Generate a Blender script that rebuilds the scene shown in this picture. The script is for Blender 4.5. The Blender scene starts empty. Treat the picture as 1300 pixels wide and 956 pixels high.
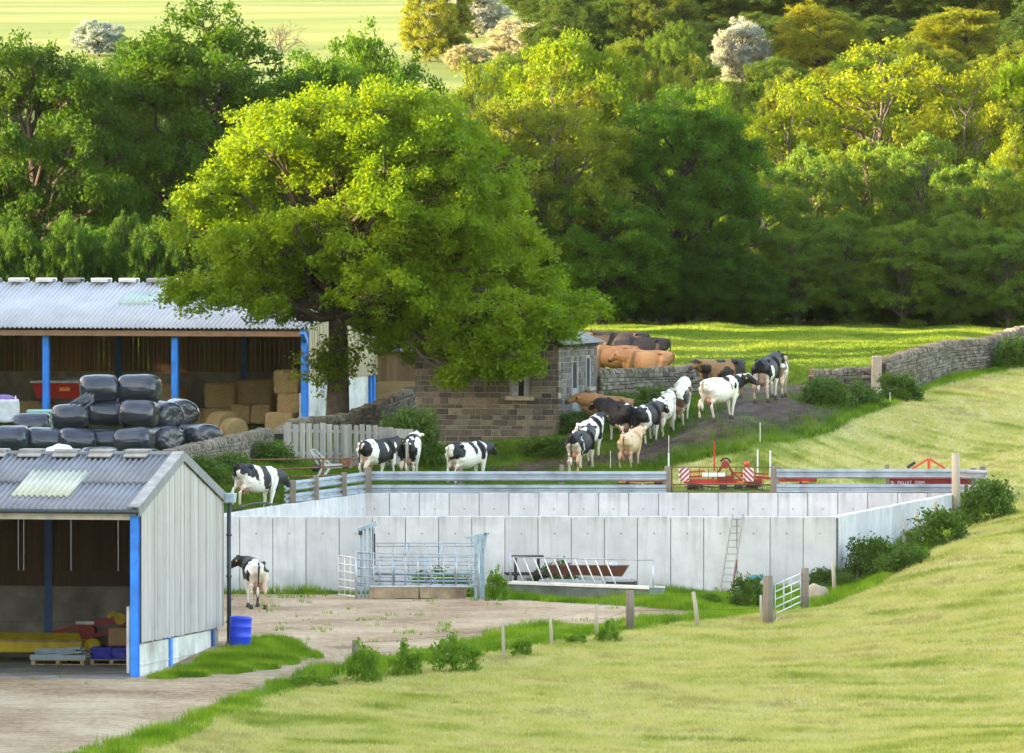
import bpy, bmesh, math, random
import numpy as np
from mathutils import Vector, Matrix, Euler, geometry
random.seed(7); RNG=np.random.default_rng(11)
R=math.radians
scn=bpy.context.scene
COL=scn.collection
F=12450.0; CAMZ=13.1
PITCH=math.atan((478-209)/F)
def P(px,py,D):
    """point at depth D (metres along +Y) seen at photo pixel px,py"""
    x=(px-650)/F; u=-(py-478)/F
    c,s=math.cos(PITCH),math.sin(PITCH)
    dy=c+u*s; dz=u*c-s
    k=D/dy
    return Vector((x*k,D,CAMZ+dz*k))
def PX(px,D): return (px-650)/F*D
# ------------------------------------------------------------ scene helpers
def tag(o,label=None,cat=None,group=None,kind=None):
    if label: o['label']=label
    if cat: o['category']=cat
    if group: o['group']=group
    if kind: o['kind']=kind
    return o
def thing(name,label,cat,loc=(0,0,0),rz=0.0,group=None):
    o=bpy.data.objects.new(name,None); COL.objects.link(o)
    o.empty_display_size=0.3
    o.location=loc; o.rotation_euler=(0,0,rz)
    return tag(o,label,cat,group)
def link(name,me,parent=None,mat=None):
    o=bpy.data.objects.new(name,me); COL.objects.link(o)
    if mat is not None:
        me.materials.clear(); me.materials.append(mat)
    if parent is not None: o.parent=parent
    return o
def copy_tree(o,parent=None):
    c=o.copy(); COL.objects.link(c)
    c.parent=parent
    for ch in list(o.children): copy_tree(ch,c)
    return c
class MB:
    def __init__(s): s.v=[];s.f=[]
    def add(s,vs,fs):
        n=len(s.v); s.v+= [tuple(v) for v in vs]; s.f+=[tuple(i+n for i in f) for f in fs]
    def box(s,c,d,rot=None,taper=1.0):
        hx,hy,hz=d[0]/2,d[1]/2,d[2]/2
        vs=[]
        for z in(-1,1):
            t=taper if z>0 else 1
            for x,y in((-1,-1),(1,-1),(1,1),(-1,1)):
                vs.append(Vector((x*hx*t,y*hy*t,z*hz)))
        if rot is not None:
            m=rot if isinstance(rot,Matrix) else Euler(rot).to_matrix()
            vs=[m@v for v in vs]
        c=Vector(c); vs=[v+c for v in vs]
        s.add(vs,[(0,3,2,1),(4,5,6,7),(0,1,5,4),(1,2,6,5),(2,3,7,6),(3,0,4,7)]); return s
    def bar(s,a,b,w,h=None,up=(0,0,1)):
        a,b=Vector(a),Vector(b); h=h or w; d=(b-a); L=d.length
        if L<1e-6: return s
        d.normalize(); up=Vector(up)
        if abs(d.dot(up))>.98: up=Vector((1,0,0)) if abs(d.x)<.9 else Vector((0,1,0))
        x=d.cross(up).normalized(); z=x.cross(d).normalized()
        m=Matrix((x,d,z)).transposed()
        return s.box((a+b)/2,(w,L,h),m)
    def tube(s,pts,rad,n=8,cap=True):
        pts=[Vector(p) for p in pts]
        if not hasattr(rad,'__len__'): rad=[rad]*len(pts)
        vs=[];fs=[]
        up=Vector((0,0,1))
        for i,p in enumerate(pts):
            if i==0: d=pts[1]-p
            elif i==len(pts)-1: d=p-pts[i-1]
            else: d=pts[i+1]-pts[i-1]
            if d.length<1e-9: d=Vector((0,0,1))
            d.normalize()
            ref=up if abs(d.z)<.95 else Vector((1,0,0))
            x=d.cross(ref).normalized(); y=x.cross(d).normalized()
            for k in range(n):
                a=2*math.pi*k/n
                vs.append(p+(x*math.cos(a)+y*math.sin(a))*rad[i])
        for i in range(len(pts)-1):
            for k in range(n):
                k2=(k+1)%n
                fs.append((i*n+k,i*n+k2,(i+1)*n+k2,(i+1)*n+k))
        if cap:
            fs.append(tuple(range(n))[::-1]); fs.append(tuple((len(pts)-1)*n+k for k in range(n)))
        s.add(vs,fs); return s
    def ell(s,c,r,nu=16,nv=10,rot=None):
        vs=[];fs=[]
        m=Euler(rot).to_matrix() if rot is not None else None
        for j in range(nv+1):
            t=math.pi*j/nv
            for i in range(nu):
                a=2*math.pi*i/nu
                v=Vector((r[0]*math.sin(t)*math.cos(a),r[1]*math.sin(t)*math.sin(a),r[2]*math.cos(t)))
                if m: v=m@v
                vs.append(v+Vector(c))
        for j in range(nv):
            for i in range(nu):
                i2=(i+1)%nu
                fs.append((j*nu+i,(j+1)*nu+i,(j+1)*nu+i2,j*nu+i2))
        s.add(vs,fs); return s
    def extrude(s,prof,a,b,side=(0,-1,0)):
        """profile list of (out,up) swept from a to b, closed loop"""
        a,b=Vector(a),Vector(b); d=(b-a).normalized(); up=Vector((0,0,1))
        o=Vector(side).normalized()
        n=len(prof); vs=[a+o*p[0]+up*p[1] for p in prof]+[b+o*p[0]+up*p[1] for p in prof]
        fs=[(i,(i+1)%n,n+(i+1)%n,n+i) for i in range(n)]
        fs.append(tuple(range(n))[::-1]); fs.append(tuple(range(n,2*n)))
        s.add(vs,fs); return s
    def build(s,name,mat,parent=None,smooth=False,bevel=0):
        me=bpy.data.meshes.new(name); me.from_pydata(s.v,[],s.f); me.update()
        bm=bmesh.new(); bm.from_mesh(me)
        bmesh.ops.recalc_face_normals(bm,faces=bm.faces)
        if bevel: bmesh.ops.bevel(bm,geom=list(bm.edges),offset=bevel,segments=1,affect='EDGES',clamp_overlap=True)
        bm.to_mesh(me); bm.free()
        if smooth: me.polygons.foreach_set('use_smooth',[True]*len(me.polygons))
        return link(name,me,parent,mat)
def npmesh(name,verts,k,mat,smooth=False):
    """verts (n*k,3) independent k-gons"""
    n=len(verts)//k
    me=bpy.data.meshes.new(name)
    me.vertices.add(n*k); me.vertices.foreach_set('co',verts.astype(np.float32).ravel())
    me.loops.add(n*k); me.loops.foreach_set('vertex_index',np.arange(n*k,dtype=np.int32))
    me.polygons.add(n); me.polygons.foreach_set('loop_start',np.arange(0,n*k,k,dtype=np.int32))
    me.update(calc_edges=True); me.validate()
    if mat is not None: me.materials.append(mat)
    return me
# ------------------------------------------------------------ materials
class NT:
    def __init__(s,name):
        s.m=bpy.data.materials.new(name); s.m.use_nodes=True; s.t=s.m.node_tree
        s.t.nodes.clear(); s.out=s.n('ShaderNodeOutputMaterial')
    def n(s,t,**k):
        o=s.t.nodes.new(t)
        for a,b in k.items():
            if hasattr(o,a): setattr(o,a,b)
            else: s.set(o,a,b)
        return o
    def set(s,o,i,v):
        sock=o.inputs[i] if not isinstance(i,str) else o.inputs[i.replace('_',' ')]
        if isinstance(v,bpy.types.NodeSocket): s.t.links.new(v,sock)
        elif isinstance(v,(tuple,list)) and len(v)==3 and sock.type=='RGBA': sock.default_value=(*v,1)
        else: sock.default_value=v
    def noise(s,scale,detail=4,vec=None,rough=.55,dist=0):
        o=s.n('ShaderNodeTexNoise'); s.set(o,'Scale',scale); s.set(o,'Detail',detail); s.set(o,'Roughness',rough); s.set(o,'Distortion',dist)
        if vec is not None: s.set(o,'Vector',vec)
        return o.outputs['Fac']
    def ramp(s,fac,stops,interp='LINEAR'):
        o=s.n('ShaderNodeValToRGB'); s.set(o,'Fac',fac); cr=o.color_ramp; cr.interpolation=interp
        while len(cr.elements)<len(stops): cr.elements.new(.5)
        for e,(p,c) in zip(cr.elements,stops):
            e.position=p; e.color=(*c,1) if len(c)==3 else c
        return o.outputs['Color']
    def mix(s,f,a,b,mode='MIX'):
        o=s.n('ShaderNodeMix',data_type='RGBA',blend_type=mode); s.set(o,0,f); s.set(o,6,a); s.set(o,7,b); return o.outputs[2]
    def math(s,op,a,b=0.0,clamp=False):
        o=s.n('ShaderNodeMath',operation=op,use_clamp=clamp); s.set(o,0,a); s.set(o,1,b); return o.outputs[0]
    def mapr(s,v,a,b,c=0.0,d=1.0):
        o=s.n('ShaderNodeMapRange'); s.set(o,0,v); s.set(o,1,a); s.set(o,2,b); s.set(o,3,c); s.set(o,4,d); return o.outputs[0]
    def coord(s,kind='Object',scale=(1,1,1),rot=(0,0,0)):
        c=s.n('ShaderNodeTexCoord'); m=s.n('ShaderNodeMapping'); s.set(m,'Vector',c.outputs[kind]); m.inputs['Scale'].default_value=scale; m.inputs['Rotation'].default_value=rot
        return m.outputs[0]
    def world(s,scale=(1,1,1),rot=(0,0,0)):
        g=s.n('ShaderNodeNewGeometry'); m=s.n('ShaderNodeMapping'); s.set(m,'Vector',g.outputs['Position']); m.inputs['Scale'].default_value=scale; m.inputs['Rotation'].default_value=rot
        return m.outputs[0]
    def bump(s,h,strength=.5,dist=.02):
        o=s.n('ShaderNodeBump'); s.set(o,'Height',h); s.set(o,'Strength',strength); s.set(o,'Distance',dist); return o.outputs[0]
    def surf(s,col,rough=.7,metal=0,normal=None,spec=.4,**k):
        b=s.n('ShaderNodeBsdfPrincipled'); s.set(b,'Base Color',col); s.set(b,'Roughness',rough); s.set(b,'Metallic',metal); s.set(b,'Specular IOR Level',spec)
        if normal is not None: s.set(b,'Normal',normal)
        for a,v in k.items(): s.set(b,a,v)
        s.t.links.new(b.outputs[0],s.out.inputs['Surface']); return s.m
    def island(s):
        return s.n('ShaderNodeNewGeometry').outputs['Random Per Island']
def sc(c,f): return tuple(min(1,x*f) for x in c)
def simple(name,col,rough=.7,metal=0,var=.25,scale=6,bump=.25,dirt=None,spec=.4,bscale=None):
    n=NT(name); v=n.coord('Object')
    f=n.noise(scale,5,v); c=n.ramp(f,[(.3,sc(col,1-var)),(.7,sc(col,1+var))])
    if dirt:
        g=n.noise(scale*.35,6,v,.65); c=n.mix(n.mapr(g,.48,.68,0,.85),c,dirt)
    h=n.noise(bscale or scale*5,4,v)
    return n.surf(c,rough,metal,n.bump(h,bump,.01),spec)
def planks(name,col,var=.25,streak=(1,1,.06),scale=14,rough=.8,dark=.5):
    """timber boards: every board its own tone (mesh island) with grain along local z"""
    n=NT(name); v=n.coord('Object',streak)
    r=n.island(); c=n.ramp(r,[(0,sc(col,1-var)),(1,sc(col,1+var*.6))])
    g=n.noise(scale,6,v,.6); c=n.mix(n.mapr(g,.4,.75,0,.6),c,sc(col,dark))
    st=n.noise(2.2,4,n.coord('Object',(1,1,.5)),.6); c=n.mix(n.mapr(st,.52,.75,0,.45),c,sc(col,.55))
    return n.surf(c,rough,0,n.bump(g,.4,.01),.25)
def foliage(name,c1,c2,trans=.45,objcol=True):
    n=NT(name)
    r=n.island()
    g=n.noise(.55,3,n.coord('Object'),.5)
    base=n.mix(n.mapr(g,.35,.65),c1,c2)
    base=n.mix(n.math('MULTIPLY',r,.5),base,sc(c2,1.5))
    if objcol:
        oi=n.n('ShaderNodeObjectInfo'); base=n.mix(1.0,base,oi.outputs['Color'],'MULTIPLY')
    d=n.n('ShaderNodeBsdfPrincipled'); n.set(d,'Base Color',base); n.set(d,'Roughness',.55); n.set(d,'Specular IOR Level',.18)
    t=n.n('ShaderNodeBsdfTranslucent'); n.set(t,'Color',n.mix(1.0,base,(1.9,1.6,.45),'MULTIPLY'))
    m=n.n('ShaderNodeMixShader'); n.set(m,0,trans)
    n.t.links.new(d.outputs[0],m.inputs[1]); n.t.links.new(t.outputs[0],m.inputs[2]); n.t.links.new(m.outputs[0],n.out.inputs[0])
    return n.m
# ------------------------------------------------------------ terrain height
CP=[]
def cp(px,py,D): p=P(px,py,D); CP.append((p.x,p.y,p.z))
for a in [(1300,867,230),(1000,867,240),(700,867,247),(1300,956,195),(900,956,215),(600,956,218),(1300,800,250),(1150,800,262),
 (1300,750,268),(1150,765,275),(1300,700,288),(1220,705,290),(1150,715,296),(1205,668,312),(1232,650,320),(1300,650,310),(1300,600,325),(1100,600,330),(1000,600,328),
 (880,592,330),(1300,550,338),(1150,550,338),(1000,560,335),(1300,500,350),(1300,459,365),(1112,500,352),(1050,506,350),(1200,480,358),
 (300,650,307.5),(400,634,317),(440,592,329),(525,588,332),(430,547,341),(710,550,338),(530,566,339),(737,598,330),(800,593,331),(862,558,338),(600,612,331),(680,603,331),
 (915,526,335),(970,508,343),(895,505,351),(760,503,348),(1030,500,352),(740,403,455),(1000,406,455),(1290,415,450),(850,440,385),(1000,450,378),(1000,424,410),(1250,430,400),(337,573,330),(250,596,316)]: cp(*a)
CP+=[(-18,352,3.35),(-9,352,3.4),(-30,352,3.35),(-7,366,4.2),(-20,366,3.9),(-12,335,3.1),(-22,335,3.0),(-30,310,2.6),(-16,312,2.55),(-10,303,2.3),(-22,303,2.3),
 (-4.8,323,2.35),(2,323,2.35),(8,323,2.35),(14.5,323,2.3),(11,303,.55),(12.6,312,1.2),
 (-20,400,5.2),(-5,390,5.6),(-30,450,6.2),(-10,450,6.2),(35,450,6),(40,380,6.4),(45,330,5),(45,280,3.5),(40,230,2.2),(40,180,2),
 (10,150,1),(0,100,1.5),(25,100,2.5),(-30,100,1.5),(0,0,8),(40,0,8),(-40,0,8),(-30,200,0),(-30,260,0),(-10,180,0),
 (0,300,0),(-6,300,0),(6,300,0),(9.9,299,.05),(0,280,0),(-5,262,0),(5,286,0),(9,290,0.1),
 (-40,520,9.5),(0,520,9.5),(40,520,9.5),(-50,590,15),(0,590,15),(50,590,15),(-60,640,20.9),(0,640,20.9),(60,640,21),(-60,760,26.3),(0,760,26.3),(60,760,27),(-60,900,34),(60,900,36),(0,900,35),(-80,1200,50),(0,1200,50),(80,1200,50)]
YS=.5
_c=np.array(CP); _X=np.c_[_c[:,0],_c[:,1]*YS]; _n=len(_X)
def _phi(a,b):
    r2=((a[:,None,:]-b[None])**2).sum(-1)+1e-9
    return r2*np.log(r2)*.5
_A=np.zeros((_n+3,_n+3)); _A[:_n,:_n]=_phi(_X,_X)+np.eye(_n)*1.0
_A[:_n,_n]=1; _A[:_n,_n+1:]=_X; _A[_n,:_n]=1; _A[_n+1:,:_n]=_X.T
_w=np.linalg.solve(_A,np.r_[_c[:,2],0,0,0])
def tps(x,y):
    q=np.c_[x,np.asarray(y)*YS]; out=np.empty(len(q))
    for i in range(0,len(q),20000):
        s=q[i:i+20000]; out[i:i+20000]=_phi(s,_X)@_w[:_n]+_w[_n]+s@_w[_n+1:]
    return out
def pip(x,y,poly):
    c=np.zeros(len(x),bool); n=len(poly)
    for i in range(n):
        x1,y1=poly[i]; x2,y2=poly[(i+1)%n]
        if y1==y2: continue
        m=((y1>y)!=(y2>y))&(x<(x2-x1)*(y-y1)/(y2-y1)+x1); c^=m
    return c
def pdist(x,y,poly,close=True):
    d=np.full(len(x),1e9); n=len(poly)
    for i in range(n if close else n-1):
        a=np.array(poly[i],float); b=np.array(poly[(i+1)%n],float); ab=b-a; L=(ab**2).sum()
        t=np.clip(((x-a[0])*ab[0]+(y-a[1])*ab[1])/max(L,1e-9),0,1)
        d=np.minimum(d,np.hypot(x-a[0]-t*ab[0],y-a[1]-t*ab[1]))
    return d
def mask(x,y,poly,w):
    x=np.asarray(x,float);y=np.asarray(y,float)
    d=pdist(x,y,poly); ins=pip(x,y,poly); s=np.where(ins,d,-d)
    t=np.clip(s/w*.5+.5,0,1); return t*t*(3-2*t)
def wp(*l): return [(PX(a,d),d) for a,d in l]
YARD=[(-60,0),(-60,300.2),(9.9,300.2),(9.4,293),(7.6,283),(3.6,279),(0,268),(-3.3,257),(-6.0,249),(-8.3,236),(-10,200),(-16,100),(-20,0)]
W0=(-9.35,300.2); W1=(9.93,300.2); W2=(14.5,321.3); W3=(-4.75,321.3)   # inner line of the silage pit
PIT=[W0,W1,W2,W3]
MUD=wp((590,326),(690,331),(760,337),(830,342),(893,350),(897,362),(1028,362),(1032,352),(1098,349),(1062,343),(990,341),(940,338),(880,335),(800,330.5),(740,327),(610,324))
MOWN=[(-5.2,249),(-2.4,257),(1.2,268),(4.6,277),(8.3,281.5),(10.8,289),(12.6,300),(14.6,312),(16.6,321),(15.5,325)]+wp((870,325),(905,332),(1000,339),(1105,349.5),(1180,356),(1310,365))+[(60,372),(60,0),(-14,0),(-9,200),(-7.2,238)]
MEAD=wp((758,349),(893,352.5),(900,358),(1028,358),(1032,351.5),(1112,352.5),(1200,357.5),(1300,365.5))+[(45,372),(45,447),(-6,447),(-2,372),(3,352)]
GRAVEL=[(-60,60),(-60,299),(-9.4,298.9),(-3,298.6),(-.8,296.0),(3.2,291),(5.5,287),(6.4,283.5),(4.0,281),(.4,277.5),(-1.0,268),(-3.8,257.6),(-6.1,250),(-7.5,236),(-12,200),(-20,60)]
def H(x,y):
    x=np.atleast_1d(np.asarray(x,float)); y=np.atleast_1d(np.asarray(y,float))
    z=tps(x,y)
    low=(x<-9.3)&(y<300.35)
    w=mask(x,y,YARD,3.0); w=np.where(low,1,w)
    w=np.where((y<300.35)&(y>285)&(x<9),1.0,w)
    z=z*(1-w)
    # grass bank by the near shed gable
    bx=np.clip((x+9.6)/1.85,-.2,1.1); cx=-9.62+(y-250.5)*.2056
    d=x-cx; b=np.clip((y-252)/7,0,1)*np.exp(-np.clip(d-.9,0,9)**2/1.2)*.42*np.clip((265-y)/2,0,1)*(d>-.6)
    z=z+np.where((y<270)&(x<-3),b*w,0)
    far=np.clip((y-440)/60,0,1)
    z=z+.05*np.sin(x*1.1+y*.35)*np.cos(x*.6-y*.21)*(1-w)
    return z
def h1(x,y): return float(H(x,y)[0])
def hit(px,py,d0=200,d1=420):
    ds=np.linspace(d0,d1,900); pts=np.array([tuple(P(px,py,d)) for d in ds])
    z=H(pts[:,0],pts[:,1]); g=pts[:,2]-z
    i=np.where((g[:-1]>0)&(g[1:]<=0))[0]
    if len(i)==0: i=[int(np.argmin(np.abs(g)))]
    i=i[0]; return Vector((pts[i,0],pts[i,1],z[i]))
def hp(*l): return [tuple(hit(a,b,246,470)[:2]) for a,b in l]
MUD=hp((600,612),(612,594),(690,580),(760,575),(850,548),(888,528),(897,505))+wp((897,352),(900,362),(1026,362),(1030,352))+hp((1040,506),(1098,514),(1070,531),(1000,545),(930,560),(860,575),(790,592),(700,600))
MOWNTOP=hp((800,606),(862,588),(930,575),(1000,562),(1062,546),(1120,520),(1180,494),(1240,478),(1310,463))
MOWN=MOWN[:10]+[(5.2,323.2),(3.6,324.5)]+MOWNTOP+[(60,372),(60,0),(-16,0),(-11.3,200),(-7.0,238)]
def build_terrain():
    pts=[];
    def grid(x0,x1,y0,y1,sx,sy):
        gx=np.arange(x0,x1+1e-6,sx); gy=np.arange(y0,y1+1e-6,sy)
        a,b=np.meshgrid(gx,gy); a=a+RNG.uniform(-.2,.2,a.shape)*sx; b=b+RNG.uniform(-.2,.2,b.shape)*sy
        return np.c_[a.ravel(),b.ravel()]
    G=[grid(-24,30,212,372,.8,1.0),grid(-42,60,374,470,1.6,1.8),grid(-90,90,474,800,5,5),grid(-130,130,810,1500,20,22),grid(-60,-26,100,372,3,3.5),grid(32,60,100,372,3,3.5),grid(-24,30,100,209,2,2.2),grid(-130,130,-40,96,9,9),grid(-130,-95,100,800,9,9),grid(95,130,100,800,9,9),grid(-90,-64,100,470,6,6),grid(64,90,100,470,6,6)]
    g=np.concatenate(G)
    lines=[PIT,[(-60,300.05),(-9.35,300.05)],[(-60,300.5),(-9.35,300.5)]]
    k=np.ones(len(g),bool)
    for l in lines: k&=pdist(g[:,0],g[:,1],l,len(l)>2)>.35
    k&=~pip(g[:,0],g[:,1],PIT)
    g=g[k]
    for l in (YARD[3:12],GRAVEL[2:14],MUD): pass
    V=[tuple(p) for p in g]; E=[]
    def addline(l,close):
        base=len(V); sub=[]
        n=len(l)
        for i in range(n if close else n-1):
            a=np.array(l[i]);b=np.array(l[(i+1)%n]); m=max(1,int(np.hypot(*(b-a))/.8))
            for j in range(m): sub.append(tuple(a+(b-a)*j/m))
        if not close: sub.append(tuple(l[-1]))
        V.extend(sub); m=len(sub)
        for i in range(m if close else m-1): E.append((base+i,base+(i+1)%m))
    addline(PIT,True); addline(lines[1],False); addline(lines[2],False)
    vo,eo,fo,_,_,_=geometry.delaunay_2d_cdt([Vector(p) for p in V],E,[],0,1e-5)
    v=np.array([(p.x,p.y) for p in vo]); f=np.array([t for t in fo if len(t)==3])
    cen=v[f].mean(1)
    keep=~pip(cen[:,0],cen[:,1],PIT)
    f=f[keep]; cen=cen[keep]
    z=H(v[:,0],v[:,1])
    # pit rim belongs to the upper ground except along the front wall
    a=v[f[:,1]]-v[f[:,0]]; b=v[f[:,2]]-v[f[:,0]]; fl=(a[:,0]*b[:,1]-a[:,1]*b[:,0])<0
    f[fl]=f[fl][:,::-1]
    x,y=v[:,0],v[:,1]
    at={}
    at['mud']=mask(x,y,MUD,1.6); at['gravel']=mask(x,y,GRAVEL,1.2); at['mown']=mask(x,y,MOWN,.9)
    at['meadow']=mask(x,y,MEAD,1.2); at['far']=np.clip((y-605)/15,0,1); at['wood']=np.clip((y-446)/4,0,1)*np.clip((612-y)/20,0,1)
    cx,cy=cen[:,0],cen[:,1]
    cls=np.full(len(f),'rough_ground',dtype=object)
    cls[mask(cx,cy,MEAD,.1)>.5]='meadow'; cls[mask(cx,cy,MOWN,.1)>.5]='mown_field'
    cls[mask(cx,cy,MUD,.1)>.5]='mud_track'; cls[mask(cx,cy,GRAVEL,.1)>.5]='yard'; cls[cy>474]='hill'
    m=terrain_mat()
    for nm in sorted(set(cls)):
        ff=f[cls==nm]; u,inv=np.unique(ff,return_inverse=True); inv=inv.reshape(ff.shape)
        me=bpy.data.meshes.new(nm)
        me.vertices.add(len(u)); me.vertices.foreach_set('co',np.c_[v[u],z[u]].astype(np.float32).ravel())
        me.loops.add(inv.size); me.loops.foreach_set('vertex_index',inv.astype(np.int32).ravel())
        me.polygons.add(len(ff)); me.polygons.foreach_set('loop_start',np.arange(0,inv.size,3,dtype=np.int32))
        me.update(calc_edges=True)
        me.polygons.foreach_set('use_smooth',[True]*len(ff))
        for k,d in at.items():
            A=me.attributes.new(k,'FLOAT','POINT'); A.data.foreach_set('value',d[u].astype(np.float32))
        o=link(nm,me,None,m); o['kind']='structure'
def grasscol(n,kind):
    """position-driven grass colours shared by the ground and the blades that stand on it"""
    if kind=='mown':
        v=n.world((.16,.16,.16),(0,0,R(-62)))
        # swaths: narrow across, long along
        s=n.world((1,1,1),(0,0,R(62))); m=n.n('ShaderNodeMapping'); n.set(m,'Vector',s); m.inputs['Scale'].default_value=(.05,.8,.1)
        a=n.noise(1.0,4,m.outputs[0],.6,.4)
        b=n.noise(.9,6,n.world((.6,.25,.5)),.6)
        c=n.noise(.12,3,n.world((1,.5,1)),.5)
        f=n.math('ADD',n.math('MULTIPLY',a,.45),n.math('ADD',n.math('MULTIPLY',b,.33),n.math('MULTIPLY',c,.22)))
        return n.ramp(f,[(.36,(.12,.18,.03)),(.42,(.21,.26,.055)),(.47,(.33,.345,.11)),(.53,(.43,.41,.175)),(.58,(.28,.265,.10)),(.64,(.44,.40,.185))])
    if kind=='meadow':
        a=n.noise(.25,4,n.world((.4,.25,1)),.55); b=n.noise(2.2,4,n.world((1,.4,1)),.6)
        f=n.math('ADD',n.math('MULTIPLY',a,.5),n.math('MULTIPLY',b,.5))
        return n.ramp(f,[(.36,(.04,.095,.014)),(.5,(.115,.185,.03)),(.64,(.18,.225,.05))])
    if kind=='lush':
        a=n.noise(.8,5,n.world(),.6)
        return n.ramp(a,[(.35,(.06,.14,.015)),(.5,(.13,.25,.02)),(.66,(.26,.35,.045))])
    if kind=='rough':
        a=n.noise(.7,5,n.world(),.65)
        return n.ramp(a,[(.35,(.035,.09,.012)),(.5,(.075,.15,.018)),(.66,(.14,.21,.035))])
    if kind=='far':
        m=n.world((.02,.12,.02),(0,0,R(18))); a=n.noise(1,4,m,.5)
        return n.ramp(a,[(.35,(.10,.155,.045)),(.5,(.15,.20,.055)),(.65,(.21,.24,.085))])
def terrain_mat():
    n=NT('ground_surface')
    def at(k):
        a=n.n('ShaderNodeAttribute'); a.attribute_name=k
        e=n.noise(3.2,5,n.world(),.65)
        s=n.math('ADD',a.outputs['Fac'],n.math('MULTIPLY',n.math('SUBTRACT',e,.5),.7))
        return n.mapr(s,.35,.65)
    c=grasscol(n,'rough')
    c=n.mix(at('meadow'),c,grasscol(n,'meadow'))
    c=n.mix(at('mown'),c,grasscol(n,'mown'))
    at2=n.n('ShaderNodeAttribute'); at2.attribute_name='wood'; c=n.mix(at2.outputs['Fac'],c,(.025,.035,.012)); c=n.mix(at('far'),c,grasscol(n,'far'))  # woodland floor darkened: shade under the trees put into the ground colour
    m1=n.noise(1.6,7,n.world((1,.6,1)),.7)
    mud=n.ramp(m1,[(.3,(.022,.014,.010)),(.5,(.06,.042,.031)),(.7,(.13,.098,.073))])
    grass_in=n.noise(.9,5,n.world((1,.5,1)),.6); mud=n.mix(n.mapr(grass_in,.56,.66,0,.8),mud,(.07,.13,.025))
    c=n.mix(at('mud'),c,mud)
    g1=n.noise(.45,6,n.world((.6,.35,1)),.65); g2=n.noise(5,6,n.world((1,.5,1)),.75)
    gr=n.ramp(n.math('ADD',n.math('MULTIPLY',g1,.6),n.math('MULTIPLY',g2,.4)),[(.34,(.13,.085,.05)),(.46,(.33,.22,.125)),(.54,(.45,.335,.21)),(.66,(.55,.43,.29))])
    tr=n.noise(1.0,5,n.world((.35,1.4,1),(0,0,R(14))),.7); gr=n.mix(n.mapr(tr,.55,.70,0,.55),gr,(.13,.10,.07)); w=n.n('ShaderNodeTexWave',bands_direction='Y'); n.set(w,'Vector',n.world((.10,.42,1),(0,0,R(10)))); n.set(w,'Scale',1.0); n.set(w,'Distortion',3.5); n.set(w,'Detail',3.0); n.set(w,'Detail_Scale',1.2); gr=n.mix(n.mapr(w.outputs['Fac'],.78,.98,0,.3),gr,(.16,.125,.09)); st_=n.noise(16,4,n.world((1,.6,1)),.7); gr=n.mix(n.mapr(st_,.60,.70,0,.7),gr,(.52,.47,.40)); gr=n.mix(n.mapr(st_,.40,.30,0,.6),gr,(.09,.07,.05))
    c=n.mix(at('gravel'),c,gr)
    h=n.noise(7,8,n.world(),.75)
    return n.surf(c,.95,0,n.bump(h,.9,.06),.15)
from mathutils import noise as mnoise
# ------------------------------------------------------------ foliage
def leafquads(cen,size,aspect=.6,flat=.35,rng=RNG,down=0.0):
    """one small quad per centre, random orientation leaning to the horizontal"""
    n=len(cen)
    nrm=rng.normal(size=(n,3)); nrm[:,2]=np.abs(nrm[:,2])+flat; nrm/=np.linalg.norm(nrm,axis=1)[:,None]
    t=rng.normal(size=(n,3)); t[:,2]-=down; t-= (t*nrm).sum(1)[:,None]*nrm; t/=np.linalg.norm(t,axis=1)[:,None]
    b=np.cross(nrm,t)
    s=size*rng.uniform(.6,1.35,n)[:,None]
    l=t*s*.5; w=b*s*.5*aspect
    q=np.stack([cen-l,cen+w*.9-l*.1,cen+l,cen-w*.9+l*.1],1)
    return q.reshape(-1,3)
def clusters(cc,per,r,rng=RNG,flat=.75):
    n=len(cc)
    p=rng.normal(size=(n,per,3))*r*.5
    p[:,:,2]*=flat
    return (cc[:,None,:]+p).reshape(-1,3)
def limb(mb,a,b,r0,r1,rng,k=5,wob=.08,n=7):
    a=np.array(a,float);b=np.array(b,float); L=np.linalg.norm(b-a)
    pts=[];rad=[]
    for i in range(k+1):
        t=i/k; p=a+(b-a)*t
        p=p+np.array([0,0,1])*L*.10*math.sin(math.pi*t)
        if 0<i<k: p=p+rng.normal(size=3)*L*wob*.5
        pts.append(p); rad.append(r0+(r1-r0)*t)
    mb.tube(pts,rad,n,cap=False); return pts
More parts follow.
